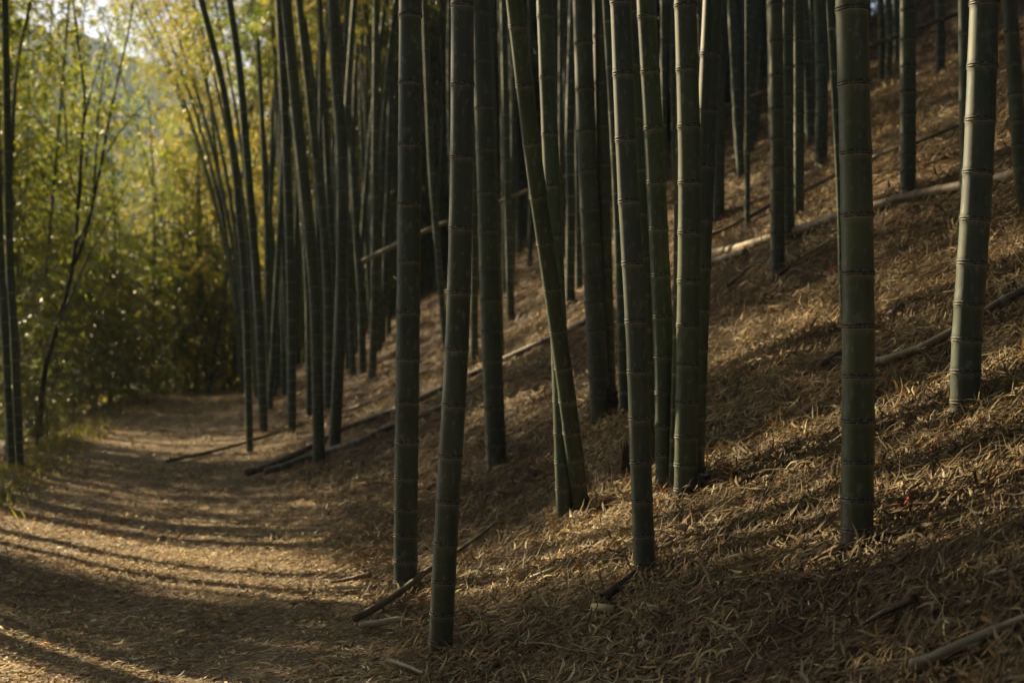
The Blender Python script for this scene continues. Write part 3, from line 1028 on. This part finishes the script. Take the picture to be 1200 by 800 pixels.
def shrub(px, y, H, label):
    x = (px - CX) / F_PX * y
    root = thing('leafy_shrub', (x, y, hz(x, y) - 0.05), label, 'shrub', 'shrubs along the downhill path edge')
    c = obj('crown', CROWNS_SHRUB[int(rng.integers(3))], root)
    c.scale = (H / 2.6,) * 3
    c.rotation_euler = (0, 0, rng.random() * 6.28)
    t = np.linspace(0, 1, 8)
    V, fs = sweep(np.stack([0.05 * np.sin(t * 3), 0 * t, -0.1 + t * H * 0.95], 1), np.linspace(0.03, 0.008, 8), 6)
    obj('stem', mesh_np('stem', V, fs, [M['branch']], True), root)

for px, y, H in [(52, 21.5, 0.9), (82, 25, 0.9), (112, 30, 1.4), (140, 33, 2.8), (165, 37, 3.0), (40, 20.5, 1.0), (5, 21, 1.5)]:
    shrub(px, y, H, 'low dark shrub at the downhill edge of the path')
for px, y, H in [(150, 39, 4.6), (178, 41, 4.9), (205, 42.5, 4.8), (230, 43, 4.6), (252, 44, 4.4), (272, 46, 4.4), (20, 25, 2.8), (75, 33, 4.2), (110, 37, 4.4), (130, 44, 5.0), (165, 44, 5.4), (192, 46, 5.4), (218, 47, 5.4), (242, 49, 5.2), (262, 48, 5.0), (95, 41, 5.0), (40, 28, 3.2), (60, 30, 3.4)]:
    shrub(px, y, H, 'tall dark leafy shrub closing off the far end of the path')

# thin dark stems standing in the shade past the path end
for k, (px, y) in enumerate([(128, 38), (152, 40), (176, 39), (184, 42), (205, 41), (218, 43), (243, 42), (247, 45), (262, 44), (160, 46)]):
    x = (px - CX) / F_PX * y
    plain_culm(x, y, rng.uniform(0.55, 0.75), rng.uniform(0, 6.28), 'thin dark stem in front of the shaded shrubs past the path end', 'thin stems past the path end', crowns=CROWNS_GOLD if k % 2 else CROWNS, crown_at=0.6)

def forked_tree():
    d = 25.0
    br = [([(46, 490), (52, 440), (66, 385), (84, 318), (91, 250), (96, 170), (99, 110), (90, 40), (84, -20)], 7, 2.0, 'trunk'),
          ([(84, 318), (100, 275), (116, 205), (128, 140), (140, 85), (151, 35), (158, -10)], 4.5, 1.6, 'branch'),
          ([(88, 290), (106, 250), (112, 190), (116, 130), (124, 60)], 3.0, 1.2, 'branch'),
          ([(66, 385), (82, 350), (104, 300), (124, 265), (150, 215)], 3.0, 1.0, 'branch'),
          ([(118, 190), (134, 165), (152, 140), (172, 120)], 2.2, 1.0, 'branch'),
          ([(97, 150), (106, 110), (118, 70), (134, 20)], 2.4, 1.0, 'branch'),
          ([(92, 240), (80, 190), (76, 130), (66, 60)], 2.4, 1.0, 'branch')]
    b = at_depth(46, 490, d)
    b.z = hz(b.x, b.y)
    root = thing('slender_tree', b, 'slender dark tree with forking stems against the hazy mountain', 'tree')
    tips = []
    for pts, w0, w1, nm in br:
        W = np.array([np.array(at_depth(px, py, d + 0.25 * math.sin(px * 0.3 + py * 0.05))) for px, py in pts])
        if nm == 'trunk': W[0] = np.array(b) - np.array([0, 0, 0.15])
        C = smooth_curve(W, 40)
        rr = np.linspace(w0, w1, 40) * 0.5 * d / F_PX
        V, fs = sweep(C - np.array(b), rr, 8)
        obj(nm, mesh_np(nm, V, fs, [M['dark_bark']], True), root)
        tips += [C[k] - np.array(b) for k in range(22 if nm == 'trunk' else 12, 40, 1)]
    tips = np.array(tips)
    n = 1500
    base = tips[rng.integers(0, len(tips), n)] + rng.normal(size=(n, 3)) * np.array([0.3, 0.35, 0.25])
    V, q = leaf_quads(base, rng.normal(size=(n, 3)) + np.array([0, 0, -0.6]), rng.uniform(0.08, 0.15, n), rng.uniform(0.02, 0.035, n))
    obj('crown', mesh_np('crown', V, [q], [M['leaf']], attrs={'tint': ('FLOAT_COLOR', np.repeat(leaf_tints(n, 0.2), 4, 0))}), root)

forked_tree()

# ------------------------------------------------------------------ fallen culms, sticks, sheaths
def ground_line(pts, lift=0.0, n=50):
    W = np.array([np.array(ground_hit(*p)) for p in pts])
    C = smooth_curve(W, n)
    return C

def fallen(pts, w, label, mat, name='fallen_culm', cat='bamboo', end_taper=0.7, depth=None, noded=True, sink=0.35, open_end=False):
    if depth:
        W = np.array([np.array(at_depth(p[0], p[1], d)) for p, d in zip(pts, depth)])
        C = smooth_curve(W, 40)
    else:
        C = ground_line(pts)
    dmid = C[:, 1].mean()
    r0 = 0.5 * w * dmid / F_PX
    if not depth:
        # rest on the ground: a straight-ish line lifted clear of it
        g = height(C[:, 0], C[:, 1])
        k = np.ones(9) / 9
        gs = np.convolve(np.pad(g, 4, mode='edge'), k, 'valid')
        C[:, 2] = np.maximum(gs, g - r0 * 0.5) + r0 * (1 - sink) + 0.034
    L = arclen(C)[-1]
    if noded:
        nodes = np.arange(rng.uniform(0.05, 0.2), L - 0.03, rng.uniform(0.2, 0.27))
        ss, rr, bl = [0.0], [1.0], [0]
        for z in nodes:
            ss += [z - 0.02, z - 0.006, z, z + 0.006, z + 0.02]
            rr += [0.98, 1.06, 1.03, 1.07, 0.99]; bl += [0, 0.9, 0.2, 0.6, 0]
        ss += [L]; rr += [1.0]; bl += [0]
        ss = np.array(ss); o_ = np.argsort(ss); ss = np.clip(ss[o_], 0, L); rr = np.array(rr)[o_]; bl = np.array(bl)[o_]
        keep = np.concatenate([[True], np.diff(ss) > 1e-4]); ss, rr, bl = ss[keep], rr[keep], bl[keep]
    else:
        ss = np.linspace(0, L, 24); rr = 1 + 0.18 * (rng.random(24) - 0.5); bl = np.zeros(24)
    Q = resample(C, ss)
    rad = r0 * rr * np.interp(ss, [0, L], [1.0, end_taper])
    sides = 16 if noded else 9
    V, fs = sweep(Q - Q[0], rad, sides, cap=not open_end)
    attrs = {'node_bloom': ('FLOAT', np.repeat(bl, sides)), 'base_age': ('FLOAT', np.zeros(len(ss) * sides))}
    if open_end:   # hollow: an inner wall and rims
        Vi, fi = sweep(Q - Q[0], rad * 0.8, sides, cap=False)
        n = len(V)
        inner = fi[0][:, ::-1] + n
        j = np.arange(sides); k = (j + 1) % sides
        rim0 = np.stack([j, j + n, k + n, k], -1)
        e = (len(ss) - 1) * sides
        rim1 = np.stack([j + e, k + e, k + e + n, j + e + n], -1)
        V = np.vstack([V, Vi]); fs = [fs[0], inner, rim0, rim1]
        attrs = {a: (ty, np.concatenate([v, v])) for a, (ty, v) in attrs.items()}
    me = mesh_np(name, V, fs, [M[mat]], smooth=True, attrs=attrs)
    o = obj(name, me)
    o.location = Q[0]
    tag(o, label, cat)
    return o

fallen([(829, 299), (905, 281), (985, 256), (1050, 239), (1130, 223), (1215, 204)], 12.5, 'long brown fallen culm with clear nodes lying across the slope', 'culm_old', end_taper=1.1, sink=1.1)
fallen([(826, 289), (900, 251), (985, 211), (1060, 181), (1135, 154)], 5.5, 'thin dark fallen stem uphill of the long brown fallen culm', 'culm_rot', noded=False, end_taper=0.8, sink=-1.0)
fallen([(828, 320), (850, 312), (874, 303)], 12, 'short dark log under the lower end of the long brown fallen culm', 'culm_rot')
fallen([(1018, 440), (1085, 419), (1150, 382), (1215, 346)], 12, 'grey fallen culm passing behind the thickest pale green culm', 'culm_old', end_taper=0.75, sink=0.1)
fallen([(290, 562), (367, 527), (400, 510), (465, 485), (520, 461), (590, 428), (690, 380)], 8, 'long dark fallen culm running up the bank from the path', 'culm_rot', end_taper=0.8)
fallen([(312, 560), (367, 540), (425, 521), (465, 504), (520, 482), (572, 455)], 8, 'paler fallen culm below the long dark one, its lit end showing between two culms', 'culm_old', end_taper=0.9)
fallen([(196, 545), (245, 534), (295, 521), (365, 497), (400, 486), (465, 463)], 4, 'thin dark stick reaching out over the path', 'twig', 'fallen_stick', 'stick', noded=False, end_taper=0.9)
fallen([(416, 745), (455, 722), (500, 686), (540, 660), (582, 625)], 9, 'dark fallen branch propped across the foot of the bank between two culms', 'culm_rot', 'fallen_branch', 'branch', noded=False, end_taper=0.45, sink=-1.2)
fallen([(422, 744), (445, 741), (471, 737)], 9, 'short split piece of tan bamboo beside the dark fallen branch', 'culm_dry', 'bamboo_piece', 'bamboo piece', end_taper=0.9, noded=False)
fallen([(392, 697), (418, 697), (440, 698)], 4.5, 'pale thin sliver of bamboo under a pointed sheath on the path edge', 'culm_dry', 'bamboo_sliver', 'bamboo piece', noded=False, end_taper=0.6)
fallen([(695, 726), (708, 728), (722, 729)], 10, 'short hollow cut section of bamboo below the dark curled sheath', 'culm_dry', 'bamboo_section', 'bamboo piece', end_taper=1.0, open_end=True, sink=0.1)
fallen([(622, 689), (645, 680), (672, 667)], 7, 'tan stick of bamboo on the leaves downhill of the straight culm', 'culm_dry', 'bamboo_stick', 'stick', noded=False, end_taper=0.8)
fallen([(1068, 802), (1105, 787), (1150, 768), (1215, 742)], 17, 'thick weathered tan stick low on the slope under the pale green culm', 'culm_old', 'fallen_stick', 'stick', noded=False, end_taper=0.7)
fallen([(455, 785), (475, 791), (497, 801)], 6, 'small pale broken stick on the leaves at the lower path edge', 'culm_dry', 'broken_stick', 'stick', noded=False)
fallen([(608, 764), (650, 767), (700, 776)], 2.5, 'long pale straw-thin twig lying on shaded leaves', 'culm_dry', 'fallen_twig', 'twig', noded=False)
fallen([(930, 313), (955, 298), (985, 283)], 4, 'forked pale twig just below the long brown fallen culm', 'culm_dry', 'fallen_twig', 'twig', noded=False)
fallen([(852, 342), (866, 330), (880, 318)], 3.5, 'short grey twig sticking up below the short dark log', 'twig', 'fallen_twig', 'twig', noded=False)
fallen([(500, 580), (520, 567), (545, 549)], 4, 'short dark twig on the bank between the path edge culms', 'twig', 'fallen_twig', 'twig', noded=False)
fallen([(960, 437), (990, 420), (1010, 409)], 8, 'dark mouldered stick uphill of the thickest pale green culm', 'culm_rot', 'fallen_stick', 'stick', noded=False)
fallen([(1160, 688), (1185, 682), (1210, 674)], 6, 'brown stick half buried in the sunlit leaves of the lower slope', 'culm_dry', 'fallen_stick', 'stick', noded=False)
fallen([(425, 306), (500, 270), (560, 247), (622, 222), (700, 192)], 5.5, 'dry tan pole leaning slantwise across culms of the back grove', 'culm_dry', 'leaning_pole', 'pole', depth=[22.2, 22.2, 22.2, 22.3, 22.4])
fallen([(840, 130), (899, 107), (957, 82)], 6, 'dark fallen culm caught among the back culms', 'culm_rot', 'caught_culm', 'bamboo', depth=[21, 21, 21])
fallen([(1012, 57), (1066, 37), (1126, 15)], 6, 'dark fallen culm lying high on the slope behind the upright culm', 'culm_rot', 'fallen_culm', 'bamboo', depth=[18, 18, 18])

for k in range(26):
    for _ in range(60):
        px, py = rng.uniform(430, 1190), rng.uniform(330, 790)
        if py > 400 - (px - 300) * 0.33: break
    g = ground_hit(px, py)
    ln = rng.uniform(25, 70) * 5 / g.y
    sl = rng.normal(-0.45, 0.35)
    fallen([(px, py), (px + ln * 0.5, py + sl * ln * 0.5 + rng.normal() * 2), (px + ln, py + sl * ln)], rng.uniform(1.6, 3.2) * 5.5 / g.y, 'thin dry twig lying loose on the leaf litter', ['twig', 'culm_old', 'culm_dry'][k % 3], 'fallen_twig', 'twig', noded=False)['group'] = 'thin twigs scattered on the litter'

def sheath(pts, w, label, mat, arc=3.6, name='bamboo_sheath', roll=0.0):
    C = ground_line(pts, n=12)
    r0 = 0.5 * w * C[:, 1].mean() / F_PX
    C[:, 2] += r0 * 0.7 + 0.035
    T, A, B = frames(C)
    m = 9
    V = []
    up = np.array([0, 0, 1.0])
    for i in range(len(C)):
        f = i / (len(C) - 1)
        r = r0 * (1.0 - 0.75 * f ** 1.4) * (0.92 + 0.16 * rng.random())
        side = np.cross(T[i], up); side /= np.linalg.norm(side)
        u2 = np.cross(side, T[i])
        for k in range(m):
            a = -arc / 2 + arc * k / (m - 1) + roll + 0.5 * f
            V.append(C[i] + side * math.sin(a) * r + u2 * math.cos(a) * r)
    V = np.array(V) - C[0]
    i = np.arange(len(C) - 1)[:, None] * m; j = np.arange(m - 1)[None, :]
    q = np.stack([i + j, i + j + 1, i + m + j + 1, i + m + j], -1).reshape(-1, 4)
    o = obj(name, mesh_np(name, V, [q], [M[mat]], smooth=True))
    o.location = C[0]
    so = o.modifiers.new('thickness', 'SOLIDIFY'); so.thickness = 0.003
    tag(o, label, 'sheath', 'fallen bamboo sheaths')
    return o

sheath([(708, 717), (730, 698), (758, 674)], 15, 'dark curled sheath at the foot of the straight culm', 'sheath_dark')
sheath([(436, 686), (415, 690), (388, 694)], 12, 'pointed brown sheath lying at the path edge near the upright dark culm', 'sheath')
sheath([(797, 641), (803, 630), (810, 617)], 14, 'small tan sheath standing out of the leaves uphill of the straight culm', 'sheath', arc=2.4)
sheath([(986, 658), (965, 668), (944, 679)], 13, 'light brown flat sheath below the thickest pale green culm', 'sheath', arc=2.2)
sheath([(1075, 726), (1045, 738), (1012, 754)], 20, 'large dark curled sheath on the lower slope', 'sheath_dark', arc=3.0)
sheath([(805, 592), (818, 580), (832, 572)], 16, 'grey curled sheath at the foot of the bowed culm', 'sheath_dark', arc=3.0)
sheath([(1038, 388), (1044, 380), (1050, 370)], 12, 'upright shred of tan sheath behind the thickest pale green culm', 'sheath', arc=2.0)
sheath([(770, 527), (772, 520), (774, 512)], 11, 'pale papery sheath clinging to the foot of the slender culm', 'sheath', arc=2.2)
sheath([(1185, 760), (1165, 775), (1150, 790)], 10, 'narrow tan sheath beside the thick weathered stick', 'sheath', arc=2.0)

def stump(px, py, w, h, label):
    g = ground_hit(px, py)
    r = 0.5 * w * g.y / F_PX
    hh = h * g.y / F_PX
    zs = np.linspace(-0.08, 1, 7)
    sides = 14
    V = []
    for i, z in enumerate(zs):
        for k in range(sides):
            a = k / sides * 6.283
            rr = r * (1.25 - 0.35 * max(z, 0)) * (0.85 + 0.3 * rng.random())
            V.append((math.cos(a) * rr, math.sin(a) * rr, z * hh + (rng.random() - 0.5) * (0.5 * hh if i == 6 else 0.02)))
    i = np.arange(6)[:, None] * sides; j = np.arange(sides)[None, :]; k = (j + 1) % sides
    q = np.stack([i + j, i + k, i + sides + k, i + sides + j], -1).reshape(-1, 4)
    inner = len(V)
    V.append((0, 0, hh * 0.45))
    top = 6 * sides + np.arange(sides)
    tri = np.stack([top, np.roll(top, -1), np.full(sides, inner)], -1)
    o = obj('bamboo_stump', mesh_np('bamboo_stump', V, [q, tri], [M['soil']], smooth=False))
    o.location = g
    tag(o, label, 'stump', 'rotten bamboo stumps')

stump(714, 488, 20, 34, 'rotten black stump wedged between thick culm and dark culm')
stump(732, 560, 9, 40, 'narrow rotten stump just uphill of the straight culm')
stump(992, 652, 12, 20, 'low crumbling stump at the foot of the thickest pale green culm')
stump(628, 563, 22, 12, 'low dark hollow stump on the bank beside the crossed culms')

def stone(px, py, w, label):
    g = ground_hit(px, py)
    r = 0.5 * w * g.y / F_PX
    V, n, m = [], 8, 14
    for i in range(n + 1):
        for k in range(m):
            a, b = math.pi * i / n, 2 * math.pi * k / m
            q = np.array([math.sin(a) * math.cos(b), math.sin(a) * math.sin(b), math.cos(a)])
            f = 1 + 0.28 * float(vnoise(np.array(q[0] * 2 + 7), np.array(q[1] * 2 + q[2] * 1.7), 61))
            V.append(q * f * r * np.array([1.0, 0.8, 0.6]))
    i = np.arange(n)[:, None] * m; j = np.arange(m)[None, :]; k = (j + 1) % m
    q = np.stack([i + j, i + m + j, i + m + k, i + k], -1).reshape(-1, 4)
    o = obj('stone', mesh_np('stone', V, [q], [M['stone']], smooth=True))
    o.location = g + Vector((0, 0, 0.03))
    tag(o, label, 'stone')

stone(757, 766, 20, 'small pale stone half buried in the leaves downhill of the cut section')

# ------------------------------------------------------------------ leaf litter, grass
def litter_field():
    B, D, LEN, WID, NRM = [], [], [], [], []
    def zone(y0, y1, dens, lmul, marg=1.18):
        area_w = lambda y: 2 * marg * y * (600 / F_PX) + 0.5
        n = int(dens * (y1 - y0) * 0.5 * (area_w(y0) + area_w(y1)))
        y = np.sqrt(rng.uniform(y0 ** 2, y1 ** 2, n))
        x = rng.uniform(-0.5, 0.5, n) * area_w(y)
        s, t = path_st(x, y)
        cl = vnoise(x * 1.7, y * 1.7, 31) + vnoise(x * 5, y * 5, 32) * 0.7
        keep = (s > -3.6) & (s < 26) & (rng.random(n) < np.where((s > -1.7) & (s < 0.5), 0.6, 0.78) + 0.6 * cl)
        x, y, s = x[keep], y[keep], s[keep]
        n = len(x)
        L = rng.uniform(0.04, 0.12, n) * lmul
        W = L * rng.uniform(0.06, 0.12, n)
        straw = rng.random(n) < 0.18
        L[straw] *= rng.uniform(1.4, 2.6, straw.sum()); W[straw] = rng.uniform(0.0022, 0.0045, straw.sum()) * lmul
        onp = (s > -2) & (s < 0.8)
        L[onp] *= 0.62
        return x, y, L, W, onp
    zs = [zone(2.6, 6.0, 5600, 1.0), zone(6.0, 10, 3700, 1.05), zone(10, 18, 1150, 1.35), zone(18, 40, 150, 2.2)]
    # leaves swept up against the culm feet
    for (bx, by, br) in FEET:
        m = 110
        a_ = rng.uniform(0, 6.28, m); r_ = br + 0.015 + np.abs(rng.normal(0, 0.12, m))
        zs.append((bx + r_ * np.cos(a_), by + r_ * np.sin(a_), rng.uniform(0.05, 0.12, m), rng.uniform(0.006, 0.013, m), np.zeros(m, bool)))
    pile = np.concatenate([np.zeros(sum(len(k[0]) for k in zs[:4])), np.ones(110 * len(FEET))])
    x, y, L, W, onp = [np.concatenate(k) for k in zip(*zs)]
    n = len(x)
    e = 0.03
    z = height(x, y)
    gx = (height(x + e, y) - z) / e; gy = (height(x, y + e) - z) / e
    nr = np.stack([-gx, -gy, np.ones(n)], 1); nr /= np.linalg.norm(nr, axis=1)[:, None]
    a = rng.uniform(0, 2 * np.pi, n)
    # on the slope more leaves point up and down it
    b = rng.random(n) < 0.35
    a[b & ~onp] = rng.normal(0.35, 0.45, (b & ~onp).sum()) + np.pi * rng.integers(0, 2, (b & ~onp).sum())
    d = np.stack([np.cos(a), np.sin(a), np.zeros(n)], 1)
    d -= nr * (d * nr).sum(1)[:, None]
    d /= np.linalg.norm(d, axis=1)[:, None]
    tilt = rng.normal(0, 0.22, n)
    up = rng.random(n) < 0.06
    tilt[up] += rng.uniform(0.3, 0.9, up.sum())
    tilt[onp] *= 0.5
    tilt += pile * rng.normal(0.1, 0.35, n)
    d = d * np.cos(tilt)[:, None] + nr * np.sin(tilt)[:, None]
    side = np.cross(nr, d); side /= np.linalg.norm(side, axis=1)[:, None]
    roll = rng.normal(0, 0.38, n)
    nn = np.cross(d, side)
    side = side * np.cos(roll)[:, None] + nn * np.sin(roll)[:, None]
    nn = np.cross(d, side)
    lift = rng.uniform(0.002, 0.036, n) + np.abs(np.sin(tilt)) * L * 0.42
    lift = np.where(onp, lift * 0.6, lift) + pile * rng.uniform(0, 0.022, n)
    C = np.stack([x, y, z], 1) + nr * lift[:, None]
    curl = rng.normal(0.0, 0.11, n) * L
    bend = rng.normal(0.0, 0.12, n) * L
    Lh = (L * 0.5)[:, None]; Wh = (W * 0.5)[:, None]
    cu = curl[:, None] * nn; be = bend[:, None] * side
    fold = nn * Wh * 0.5
    v0 = C - d * Lh + cu + be
    v1 = C - d * Lh * 0.25 + side * Wh + fold
    v2 = C - d * Lh * 0.25 - side * Wh + fold
    v3 = C + d * Lh * 0.35 + side * Wh * 0.8 + fold
    v4 = C + d * Lh * 0.35 - side * Wh * 0.8 + fold
    v5 = C + d * Lh + cu + be
    V = np.stack([v0, v1, v2, v3, v4, v5], 1).reshape(-1, 3)
    i = np.arange(n) * 6
    tri = np.concatenate([np.stack([i, i + 2, i + 1], 1), np.stack([i + 3, i + 4, i + 5], 1)])
    quad = np.stack([i + 1, i + 2, i + 4, i + 3], 1)
    pal = np.array([(0.105, 0.078, 0.050), (0.155, 0.115, 0.074), (0.215, 0.162, 0.100), (0.30, 0.235, 0.145), (0.43, 0.35, 0.225),
                    (0.27, 0.245, 0.195), (0.27, 0.145, 0.065), (0.56, 0.47, 0.32)])
    pr = np.array([0.22, 0.24, 0.20, 0.14, 0.08, 0.05, 0.04, 0.03])
    ci = rng.choice(len(pal), n, p=pr / pr.sum())
    pal *= np.array([1.04, 0.97, 0.86])
    col = pal[ci] * rng.uniform(0.9, 1.45, n)[:, None]
    damp = np.clip(0.5 + 1.6 * vnoise(x * 0.8, y * 0.8, 51) + 1.0 * vnoise(x * 2.7, y * 2.7, 52), 0, 1)
    col *= (0.62 + 0.55 * damp)[:, None]
    col = np.minimum(col, 0.62)
    col[onp] *= 1.5
    red = rng.random(n) < 0.0006
    col[red] = (0.45, 0.05, 0.02)
    o = obj('leaf_litter', mesh_np('leaf_litter', V, [quad, tri], [M['litter']], attrs={'tint': ('FLOAT_COLOR', np.repeat(col, 6, 0))}))
    tag(o, 'thick layer of dry tan bamboo leaves covering slope and path', 'leaf litter', kind='stuff')
    print('LITTER', n)

litter_field()

def grass_edge():
    n = 9000
    t = rng.uniform(9, 32, n)
    s = -2.45 + rng.normal(0, 0.35, n)
    patch = vnoise(t * 0.9, s * 1.5, 41) > -0.12
    t, s = t[patch], s[patch]; n = len(t)
    x = t * UX + s * NX; y = t * UY + s * NY
    B = np.stack([x, y, height(x, y)], 1)
    d = np.stack([rng.normal(0, 0.5, n), rng.normal(0, 0.5, n), np.ones(n)], 1)
    L = rng.uniform(0.05, 0.17, n)
    V, q = leaf_quads(B, d, L, rng.uniform(0.006, 0.012, n), 1.0)
    o = obj('grass', mesh_np('grass', V, [q], [M['grass']], attrs={'tint': ('FLOAT_COLOR', np.repeat(leaf_tints(n, 0.3), 4, 0))}))
    tag(o, 'sparse green grass along the downhill edge of the path', 'grass', kind='stuff')

grass_edge()

# ------------------------------------------------------------------ haze
def build_haze():
    m, nt, out = new_mat('haze')
    v = N(nt, 'ShaderNodeVolumePrincipled')
    v.inputs['Color'].default_value = (0.62, 0.80, 1.0, 1)
    v.inputs['Density'].default_value = 0.0003
    v.inputs['Anisotropy'].default_value = 0.3
    nt.links.new(v.outputs[0], out.inputs['Volume'])
    lo, hi = np.array([-540, -90, -40.0]), np.array([430, 930, 190.0])
    V = np.array([[(lo, hi)[i][0], (lo, hi)[j][1], (lo, hi)[k][2]] for i in (0, 1) for j in (0, 1) for k in (0, 1)])
    q = [[0, 1, 3, 2], [4, 6, 7, 5], [0, 4, 5, 1], [2, 3, 7, 6], [0, 2, 6, 4], [1, 5, 7, 3]]
    o = obj('haze', mesh_np('haze', V, [q], [m]))
    tag(o, 'thin bluish haze in the air of the valley', 'haze', kind='stuff')

build_haze()
